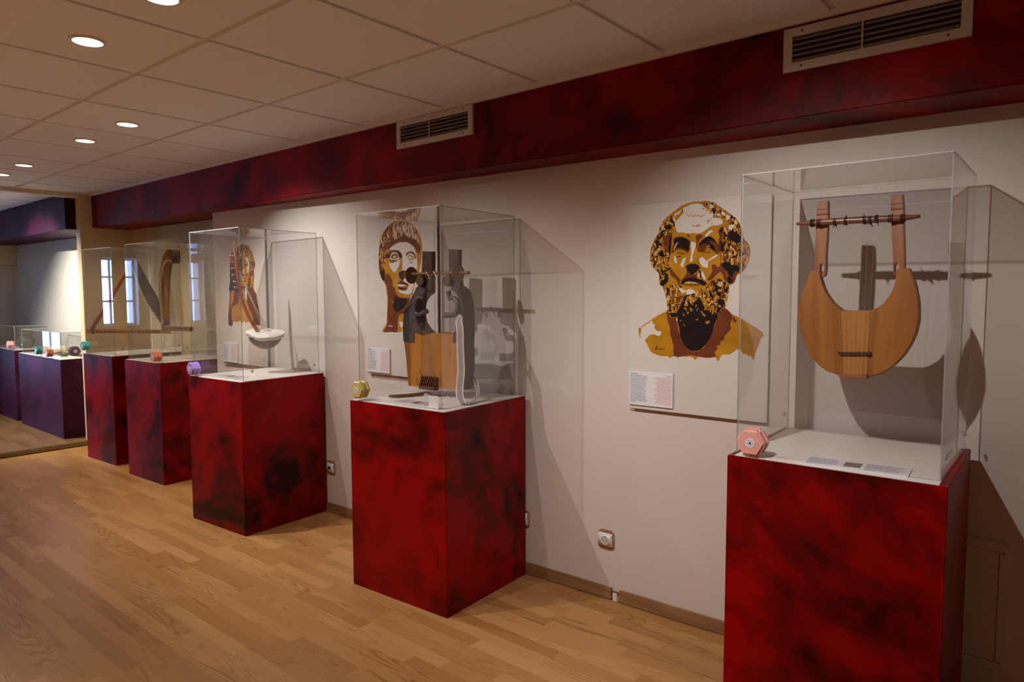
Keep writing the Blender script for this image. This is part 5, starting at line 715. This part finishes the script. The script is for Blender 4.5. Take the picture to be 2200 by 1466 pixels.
thread(t, (L_['lpost'][0][0]+.01, .013, L_['lpost'][0][1]), 1.764-zl); thread(t, (L_['rpost'][0][0]+.012, .013, L_['rpost'][0][1]), 1.764-zl)
# ---- kithara
zk = .92; K = KITHARA
t = thing('kithara', 'dark brown kithara with amber soundboard and horn scrolls in the middle case', 'kithara', (-2.37, 2.33, zk), 0)
bm = B_(); prism(bm, K['board'], 0.004, .075, .002); mk('sound_box', bm, m_walnut, t)
bm = B_(); prism(bm, [(u*.995+(-.0), z) for u, z in K['board']], 0, .004); mk('soundboard', bm, m_amber, t)
for nm, y0, y1 in (('larm', -.004, .070), ('rarm', -.004, .070)):
    bm = B_(); prism(bm, K[nm], y0, y1 if nm == 'rarm' else .066, .002); mk('arm', bm, m_walnut if nm == 'rarm' else m_olive, t)
for nm in ('lpost', 'rpost'): bm = B_(); prism(bm, K[nm], .012, .036, .0015); mk('post', bm, m_walnut, t)
for nm in ('lscroll', 'rscroll'):
    u, z = K[nm][0]
    bm = B_(); lathe(bm, [(0, -.010), (.0245, -.010), (.027, -.006), (.027, .02), (0, .02)], 26, (u, 0, z), axis='y'); so = mk('volute', bm, m_olive, t)
    bm = B_(); sp_ = [(u+(.004+.0185*k/40)*math.cos(k*.42), -.0105, z+(.004+.0185*k/40)*math.sin(k*.42)) for k in range(41)]
    tube(bm, sp_, .0022, 6); mk('spiral_ridge', bm, m_brass, so)
for nm in ('lhorn', 'rhorn'):
    pts = smoothpath([(u, .004, z) for u, z in K[nm]], 4); m_ = len(pts)
    rads = []
    for i in range(m_):
        f_ = i/(m_-1); rads.append(.014-.006*f_/.12 if f_ < .12 else .008 if f_ < .2 else .0095+.0045*math.sin((f_-.2)/.8*PI) if f_ < .8 else .0125)
    bm = B_(); tube(bm, pts, rads, 10); ho = mk('curved_horn', bm, m_horn, t, smooth=True)
    k0 = pts[int(m_*.2)]; bm = B_(); ball(bm, k0, .0085, 10); mk('horn_knob', bm, m_horn, ho, smooth=True)
    e_ = pts[-1]; d_ = (pts[-1]-pts[-3]).normalized(); bm = B_(); tube(bm, [e_-d_*.02, e_+d_*.004], [.0135, .0135], 12); mk('horn_ferrule', bm, m_horn, ho)
br = smoothpath([(u, -.006, z) for u, z in K['bar']], 3)
bm = B_(); tube(bm, br, .0075, 12); bar = mk('crossbar', bm, m_brass, t, smooth=True)
for nm in ('lwheel', 'rwheel'):
    u, z = K[nm][0]; bm = B_(); lathe(bm, [(0, -.006), (.012, -.006), (.041, -.002), (.0425, .0), (.041, .002), (.012, .006), (0, .006)], 30, (u, -.006, z-.002), axis='x'); mk('wheel_disc', bm, m_brass, bar)
rr = random.Random(2)
for k in range(9):
    f_ = k/8; u = K['strings'][3][0]*f_+K['strings'][2][0]*(1-f_)+(.01 if k > 6 else -.012); z = K['bar'][2][1]
    bm = B_(); a = rr.uniform(-.9, .9); L2 = rr.uniform(.018, .034); tube(bm, [(u-.3*L2*math.sin(a), -.014, z+.010), (u+L2*math.sin(a), -.018, z-L2*.8*rr.choice((1, 1, -.9)))], .0026, 6); mk('tuning_peg', bm, m_rod, bar)
cb = K['comb']; x0_, x1_, z0_, z1_ = cb[0][0], cb[1][0], cb[3][1], cb[0][1]
bm = B_(); box(bm, x0_+.004, x1_-.002, -.03, 0, z0_-.004, z0_+.014, .002); tp = mk('tailpiece', bm, m_rod, t)
for k in range(9):
    u = x0_+.008+(x1_-x0_-.016)*k/8; bm = B_(); hexa(bm, [(u-.0014, -.03, z0_+.01), (u+.0014, -.03, z0_+.01), (u+.0014, 0, z0_+.01), (u-.0014, 0, z0_+.01), (u-.0014, -.012, z1_), (u+.0014, -.012, z1_), (u+.0014, 0, z1_), (u-.0014, 0, z1_)]); mk('fin', bm, m_rod, tp)
bm = B_(); box(bm, x0_, x1_+.003, -.014, -.010, z1_-.004, z1_, .001); mk('fin_rail', bm, m_rod, tp)
for u, z in K['hooks']:
    bm = B_(); tube(bm, smoothpath([(u, -.004, z+.01), (u-.006, -.008, z), (u+.006, -.008, z-.012), (u, -.004, z-.024)], 4), .0013, 6); mk('metal_hook', bm, m_rod, t)
for k in range(9):
    f_ = k/8; ub = K['strings'][0][0]*(1-f_)+K['strings'][1][0]*f_; ut = K['strings'][2][0]*(1-f_)+K['strings'][3][0]*f_
    bm = B_(); tube(bm, [(ub, -.012, z1_-.002), (ut, -.0135, K['strings'][2][1])], .0006, 5); mk('string', bm, m_string, t)
for nm in ('lpost', 'rpost'): thread(t, (K[nm][0][0]+.01, .024, K[nm][0][1]), 1.774-zk)
# woven strap with a pattern print, plectrum with cord
def ribbon(name, pts, wdir, width, mat, parent, thick=.0012, k=5):
    pts = smoothpath(pts, k); bm = B_(); uvl = []
    L0 = 0; rows = []
    for i, p_ in enumerate(pts):
        wd = wdir(i/(len(pts)-1)); wv = Vector(wd).normalized()*width(i/(len(pts)-1))*.5
        tg = (pts[min(i+1, len(pts)-1)]-pts[max(i-1, 0)]).normalized(); nn = tg.cross(wv).normalized()*thick*.5
        rows.append([bm.verts.new(p_-wv-nn), bm.verts.new(p_+wv-nn), bm.verts.new(p_+wv+nn), bm.verts.new(p_-wv+nn)])
        if i: L0 += (pts[i]-pts[i-1]).length
        uvl.append(L0)
    uv = bm.loops.layers.uv.new('UVMap')
    for i, (a, b) in enumerate(zip(rows, rows[1:])):
        for j in range(4):
            f = bm.faces.new((a[j], a[(j+1) % 4], b[(j+1) % 4], b[j])); us = {0: 0, 1: 1, 2: 1, 3: 0}
            for lp, (jj, ii) in zip(f.loops, ((j, i), ((j+1) % 4, i), ((j+1) % 4, i+1), (j, i+1))): lp[uv].uv = (us[jj], uvl[ii]/.034)
    bmesh.ops.recalc_face_normals(bm, faces=bm.faces[:])
    return mk(name, bm, mat, parent)
def strap_mat():
    m, nt, b = nodes('woven_strap'); uv = N(nt, 'ShaderNodeUVMap'); sx = N(nt, 'ShaderNodeSeparateXYZ'); lk(nt, uv.outputs[0], sx.inputs[0])
    def mth(op, a, b_=None, c_=None):
        n_ = N(nt, 'ShaderNodeMath'); n_.operation = op
        for i_, v_ in enumerate((a, b_, c_)):
            if v_ is None: continue
            if isinstance(v_, (int, float)): n_.inputs[i_].default_value = v_
            else: lk(nt, v_, n_.inputs[i_])
        return n_.outputs[0]
    ax = mth('ABSOLUTE', mth('SUBTRACT', sx.outputs[0], .5)); fy = mth('ABSOLUTE', mth('SUBTRACT', mth('FRACT', sx.outputs[1]), .5))
    dia = mth('ADD', mth('MULTIPLY', ax, 1.6), mth('MULTIPLY', fy, 1.5))
    stripes = mth('GREATER_THAN', mth('FRACT', mth('MULTIPLY', dia, 3.6)), .42)
    inside = mth('LESS_THAN', ax, .33)
    chk = mth('MULTIPLY', stripes, inside)
    r = ramp(nt, chk, [(.4, (.70, .64, .62)), (.6, (.13, .035, .06))], 'CONSTANT'); lk(nt, r.outputs[0], b.inputs['Base Color']); b.inputs['Roughness'].default_value = .8
    bp = N(nt, 'ShaderNodeBump'); bp.inputs['Distance'].default_value = .0006; lk(nt, chk, bp.inputs['Height']); lk(nt, bp.outputs[0], b.inputs['Normal']); return m
m_strap = strap_mat()
so = STRAP[0]; st_ = thing('woven_strap', 'white woven strap with burgundy diamond pattern hanging from the kithara', 'strap', (so[0], so[1], .9), 0)
sp3 = [(x-so[0], y-so[1], z-.9+.001) for x, y, z in STRAP]
ribbon('band', sp3, lambda f: (1, .35*f, 0) if f < .66 else (.9, -.3, .25), lambda f: .006+.037*min(1, f/.10) if f < .6 else .034 if f < .9 else .022, m_strap, st_)
bm = B_(); tube(bm, [(0, 0, sp3[0][2]), (-.006, 0, sp3[0][2]+.012), (-.03, .02, sp3[0][2]+.016)], .002, 6); mk('tie_cord', bm, m_leather, st_)
px_ = PLECTRUM; o_ = px_[2]
t = thing('plectrum_stick', 'brown wooden plectrum stick with pale tip lying on the middle pedestal top', 'plectrum', (o_[0], o_[1], .9), 0)
q = [(x-o_[0], y-o_[1], .0085) for x, y, z in px_]
bm = B_(); tube(bm, [q[0], q[1]], [.0008, .004], 8); mk('pale_tip', bm, m_stitch, t)
bm = B_(); tube(bm, q[1:], [.0055, .008, .0085, .008], 10); mk('handle', bm, m_rod, t)
bm = B_(); tube(bm, smoothpath([(x-o_[0], y-o_[1], .0025) for x, y, z in PLECTRUM_CORD[:]], 5), .0016, 6); mk('cord', bm, m_cord, t)
# plain square sticker card leaning in the front corner of the middle case
t = thing('square_card', 'small plain white square card on the front corner of the kithara case', 'card', (-2.198, 2.0625, .902), R(3.1))
bm = B_(); box(bm, 0, .058, 0, .0008, 0, .056, 0); mk('card_sheet', bm, m_white, t)
bm = B_(); box(bm, .012, .046, -.0002, 0, -.0001, .0012); mk('tape_strip', bm, m_edge, t)
# ---- bowl harp
(cx_, cy_), an = BOWLHARP_AT; zo = 1.08; Hh = BOWLHARP
t = thing('bowl_harp', 'orange-necked bowl harp with white skin over a turtle shell, hanging in the third case', 'harp', (cx_, cy_, zo), an)
(u0, zt), (u1, zt2), (uu, zbm), _ = Hh['bowl']; uc = (u0+u1)/2; hw = (u1-u0)/2
zr = (zt+zt2)/2-.012
bm = B_(); lathe(bm, [(hw*.97, 0), (hw*.90, -.03), (hw*.70, -.062), (hw*.4, -.085), (0, -.092)], 28, (uc, 0, zr-.006), sy=.82)
for v in bm.verts: v.co += Vector((0, 0, .004*noise.noise(v.co*40)))
tilt = Matrix.Translation((uc, 0, zr)) @ Matrix.Rotation(R(17), 4, 'X') @ Matrix.Translation((-uc, 0, -zr))
bm.transform(tilt)
mk('shell_bowl', bm, m_shell, t, smooth=True)
bm = B_(); n = 40; rings = []
prof = [(.975, -.019), (1.0, -.010), (1.0, .0), (.965, .006), (.6, .010), (.25, .012), (0, .012)]
for pr, ph in prof:
    ring = []
    for k in range(n):
        a = 2*PI*k/n; jit = (.016*noise.noise(Vector((math.cos(a)*3, math.sin(a)*3, 1.3))) + .006*math.sin(a*3+1)) if pr >= 1 else .003*noise.noise(Vector((math.cos(a)*2, math.sin(a)*2, 7)))
        rr_ = hw*pr*(1+.10*(abs(math.cos(a))**6))
        ring.append(bm.verts.new((uc+rr_*math.cos(a), rr_*.84*math.sin(a), zr+ph+jit*(1.6 if ph < -.01 else 1))))
    rings.append(ring)
for a_, b_ in zip(rings, rings[1:]):
    for k in range(n): bm.faces.new((a_[k], a_[(k+1) % n], b_[(k+1) % n], b_[k]))
for v in bm.verts:
    if v.co.x < uc: v.co.z += .012*((uc-v.co.x)/hw)**3; v.co.y *= 1-.35*((uc-v.co.x)/hw)**3
bm.transform(tilt)
bmesh.ops.remove_doubles(bm, verts=bm.verts[:], dist=1e-5)
mk('skin_top', bm, m_skin, t, smooth=True)
pts = smoothpath([(u, 0, z) for u, z in Hh['neck']], 4); m_ = len(pts)
rads = [.0015+.008*min(1, i/(m_*.22))+.003*(i/m_) for i in range(m_)]
bm = B_(); tube(bm, pts, rads, 12); nk = mk('neck', bm, m_orange, t, smooth=True)
for f_ in (.52, .60, .72, .84):
    bm = B_(); p_ = pts[int(m_*f_)]; ball(bm, p_+Vector((.006, -.003, 0)), .009, 10); mk('knot', bm, m_orange, nk, smooth=True)
for i, (u, z) in enumerate(Hh['pegs']):
    bm = B_(); tube(bm, [(u-.028, -.016, z), (u+.026, .02, z+.004)], .0028, 6)
    ball(bm, (u-.030, -.017, z), .0085, 10); ball(bm, (u-.017, -.009, z), .0072, 10); ball(bm, (u+.028, .021, z+.004), .008, 10)
    mk('tuning_peg', bm, m_orange, nk, smooth=True)
for (ua, za), (ub, zb_) in zip(Hh['smid'], Hh['sbot']):
    bm = B_(); tube(bm, [(ua, -.012, za), (ub, -.004, zr+.011)], .0011, 5); mk('string', bm, m_string, t)
thread(t, (pts[1].x, 0, pts[1].z), 1.776-zo)
# ---- tall curved harp
(cx_, cy_), an = HARPB_AT; zo = 1.09; Hb = HARPB
t = thing('curved_harp', 'tall tan harp with scrolled top and cream lacing in the second case', 'harp', (cx_, cy_, zo), an)
bm = B_(); prism(bm, Hb['side'], -.045, .045, .004); mk('sound_box', bm, m_tan, t)
bm = B_(); prism(bm, Hb['front'], -.047, .047, .003); mk('back_board', bm, m_rod if False else m_tan, t)
pl = smoothpath([(u, -.049, z) for u, z in Hb['lace']], 6)
for i in range(0, len(pl), 1):
    d_ = (pl[min(i+1, len(pl)-1)]-pl[max(i-1, 0)]).normalized(); nn = Vector((-d_.z, 0, d_.x))*.006
    bm = B_(); tube(bm, [pl[i]-nn, pl[i]+nn], .0048, 5); mk('lacing_stitch', bm, m_stitch, t)
(ua, za), (ub, zb_) = Hb['scroll']; bm = B_(); lathe(bm, [(0, ua), (.046, ua), (.052, ua+.006), (.052, ub-.008), (.044, ub), (0, ub)], 26, (0, 0, (za+zb_)/2-.002), axis='x'); sc_ = mk('scroll', bm, m_ebony, t, smooth=False)
for k in range(7):
    x_ = ua+.010+(ub-ua-.02)*k/6; bm = B_(); lathe(bm, [(.0515, x_-.0015), (.0535, x_), (.0515, x_+.0015)], 24, (0, 0, (za+zb_)/2-.002), axis='x'); mk('scroll_groove', bm, m_tan, sc_)
bm = B_(); zt_ = (za+zb_)/2; prism(bm, [(ua-.040, zt_+.05), (ua-.002, zt_+.052), (ua-.018, zt_-.045)], -.0485, -.047); mk('v_inlay', bm, m_cherry3, t)
bm = B_(); prism(bm, Hb['block'], -.05, .05, .002); mk('dark_socket_block', bm, m_olive, t)
bm = B_(); prism(bm, Hb['foot'], -.03, .03, .002); mk('foot', bm, m_tan, t)
bm = B_(); prism(bm, Hb['bar'], -.062, -.032, .002); bb = mk('string_bar', bm, m_tan, t)
bm = B_(); prism(bm, Hb['cap'], -.062, -.032, .002); mk('end_cap', bm, m_horn, bb)
rr = random.Random(8); (ba, bz), (bb_, bz2) = Hb['bar'][0], Hb['bar'][1]
for k in range(12):
    u = ba+.012+(bb_-ba-.03)*k/12; zc_ = (Hb['bar'][0][1]+Hb['bar'][3][1])/2-.002
    bm = B_(); prism(bm, [(u-.003, zc_-.007), (u+.007, zc_-.004+rr.uniform(0, .006)), (u+.002, zc_+.006)], -.0632, -.062); mk('carved_mark', bm, m_ebony, bb)
thread(t, (ua, 0, zt_+.05), 1.778-zo)
# ---- triangular harp
(cx_, cy_), an = HARPA_AT; zo = 1.04; Ha = HARPA
t = thing('triangular_harp', 'triangular harp of round stick and ribbed dark sound box in the farthest tall case', 'harp', (cx_, cy_, zo), an)
bm = B_(); prism(bm, Ha['bar'], -.014, .014, .002); b1_ = mk('string_bar', bm, m_cherry2, t)
(xa, za), (xb, zb_) = Ha['bar'][0], Ha['bar'][2]
for k in range(17):
    f_ = .12+.72*k/16; u = xa+(xb-xa)*f_; z = za+(zb_-za)*f_-.018; bm = B_(); prism(bm, [(u-.014, z-.007), (u+.012, z-.006), (u+.003, z+.009)], -.0152, -.014); mk('painted_tooth', bm, m_walnut, b1_)
bm = B_(); tube(bm, smoothpath([(u, -.004, z) for u, z in Ha['stick']], 4), [.019]*9+[.014]*4, 12); mk('stick', bm, m_orange, t, smooth=True)
bm = B_(); prism(bm, Ha['box'], -.03, .03, .006); hb = mk('sound_box', bm, m_hide, t)
for k in range(22):
    f_ = .10+.84*k/22; i_ = f_*(len(Ha['lace'])-1); j_ = int(i_); g_ = i_-j_
    a0 = Ha['lace'][j_]; a1_ = Ha['lace'][min(j_+1, len(Ha['lace'])-1)]; u = a0[0]+(a1_[0]-a0[0])*g_; z = a0[1]+(a1_[1]-a0[1])*g_
    wd = .012+.085*math.sin(PI*min(1, f_*1.02))**.8
    bm = B_(); tube(bm, [(u+.012, -.031, z+.004), (u+.010+wd*.78, -.031, z+.004+wd*.24)], .0032, 5); mk('rib', bm, m_olive, hb)
pl = smoothpath([(u, -.032, z) for u, z in Ha['lace']], 6)
for i in range(len(pl)):
    bm = B_(); tube(bm, [pl[i]+Vector((-.006, 0, -.003)), pl[i]+Vector((.006, 0, .003))], .0055, 5); mk('lacing_stitch', bm, m_stitch, hb)
bm = B_(); ball(bm, (Ha['bar'][0][0]+.045, -.016, Ha['bar'][0][1]-.03), .012, 10); mk('cord_knot', bm, m_leather, b1_)
thread(t, (Ha['box'][1][0], 0, Ha['box'][1][1]-.01), 1.778-zo)

# ================================================================ information cards on the pedestal tops
def desk_card(quad, lab, z, pic=True, seed=1):
    c0 = Vector((quad[3][0], quad[3][1])); c1 = Vector((quad[2][0], quad[2][1])); c2 = Vector((quad[0][0], quad[0][1]))
    ex = c1-c0; w_ = ex.length; a = math.atan2(ex.y, ex.x); h_ = .105
    t = thing('information_card', lab, 'card', (c0.x, c0.y, z), a)
    bm = B_(); box(bm, 0, w_, 0, h_, 0, .003, .0004); mk('board', bm, m_white, t)
    textlines(t, .012, w_*.36, h_-.016, 11, .0078, m_inkgrey, False, seed, 'xy', .0036, .0033)
    textlines(t, w_*.60, w_-.012, h_-.016, 11, .0078, m_inkgrey, False, seed+1, 'xy', .0036, .0033)
    if pic: bm = B_(); box(bm, w_*.40, w_*.56, h_*.25, h_*.78, .003, .0034); mk('picture', bm, m_pic, t)
    return t
desk_card(CARD5, 'white information card with a small brown picture before the lyre', .9, seed=21)
desk_card([(-2.48, 2.20), (-2.23, 2.2), (-2.205, 2.083), (-2.462, 2.068)], 'white information card with a small brown picture before the kithara', .9, seed=31)
desk_card([(0, 0), (0, 0), (-3.86, 2.058), (-4.10, 2.047)], 'white information card before the turtle-shell harp', .9, seed=41)
desk_card([(0, 0), (0, 0), (-5.24, 2.225), (-5.45, 2.215)], 'white information card at the foot of the curved harp case', .902, False, seed=51)
desk_card([(0, 0), (0, 0), (-6.13, 2.235), (-6.36, 2.222)], 'white information card at the foot of the farthest tall case', .9, False, seed=61)
desk_card([(0, 0), (0, 0), (-7.46, 2.27), (-7.74, 2.27)], 'white information card at the right end of the long low case', zf+.752, False, seed=71)
# objects in the low cases
t = thing('double_pipe', 'pair of dark thin pipes lying at the right end of the long low case', 'pipe', (-7.58, 2.46, zf+.752), R(4))
for k, (a, b) in enumerate((((-.22, .03), (.13, .05)), ((-.22, -.03), (.13, .0)))):
    bm = B_(); tube(bm, [(a[0], a[1], .012), (b[0], b[1], .012)], [.008, .011], 10); pp = mk('tube', bm, m_ebony, t, smooth=True)
    for j in range(4): bm = B_(); lathe(bm, [(.012, -.004), (.0135, 0), (.012, .004)], 12, (a[0]+.05+j*.07, (a[1]+b[1])/2, .0135), axis='x'); mk('ring', bm, m_rod, pp)
t = thing('carved_flute', 'short dark flute with rings behind the brown spool in the long low case', 'flute', (-7.78, 2.36, zf+.752), R(-3))
bm = B_(); tube(bm, [(-.16, 0, .02), (.14, 0, .02)], [.014, .02], 12); fl = mk('tube', bm, m_walnut, t, smooth=True)
for j in range(5): bm = B_(); lathe(bm, [(0, .0385), (.003, .0385), (.003, .036)], 8, (-.1+j*.045, 0, 0)); mk('finger_hole', bm, m_hole, fl)
t = thing('skin_bag', 'crumpled pale skin bag in the long low case, left of the green spool', 'bag', (-8.18, 2.42, zf+.752), 0)
bm = B_(); lathe(bm, [(0, 0), (.10, .004), (.15, .03), (.13, .06), (.06, .078), (0, .08)], 26, (0, 0, 0), sx=1.25, sy=.75)
bmesh.ops.subdivide_edges(bm, edges=bm.edges[:], cuts=2, use_grid_fill=True)
for v in bm.verts:
    n_ = noise.noise(v.co*26)*.6+noise.noise(v.co*9); v.co += Vector((.02*n_, .012*n_, .018*n_*(v.co.z > .004)))
    v.co.z = max(v.co.z, .0008)
mk('bag_body', bm, m_skin if False else plain('pale_hide', (.50, .42, .26), .7, var=.2, scale=18, bump=.6), t, smooth=True)
bm = B_(); tube(bm, [(.15, 0, .03), (.33, -.02, .012)], [.016, .010], 10); mk('chanter', bm, m_rod, t, smooth=True)
t = thing('clay_drum', 'dark round clay pot drum in the far low case at the left edge', 'drum', (-9.12, 2.42, zf+.765), 0)
bm = B_(); lathe(bm, [(0, 0), (.05, 0), (.085, .04), (.09, .09), (.06, .13), (.05, .135), (.07, .16), (0, .162)], 26); mk('pot', bm, m_horn, t, smooth=True)
bm = B_(); lathe(bm, [(.071, .155), (.073, .165), (0, .168)], 26); mk('drum_skin', bm, m_hide, t)
print('objects', len(bpy.data.objects))
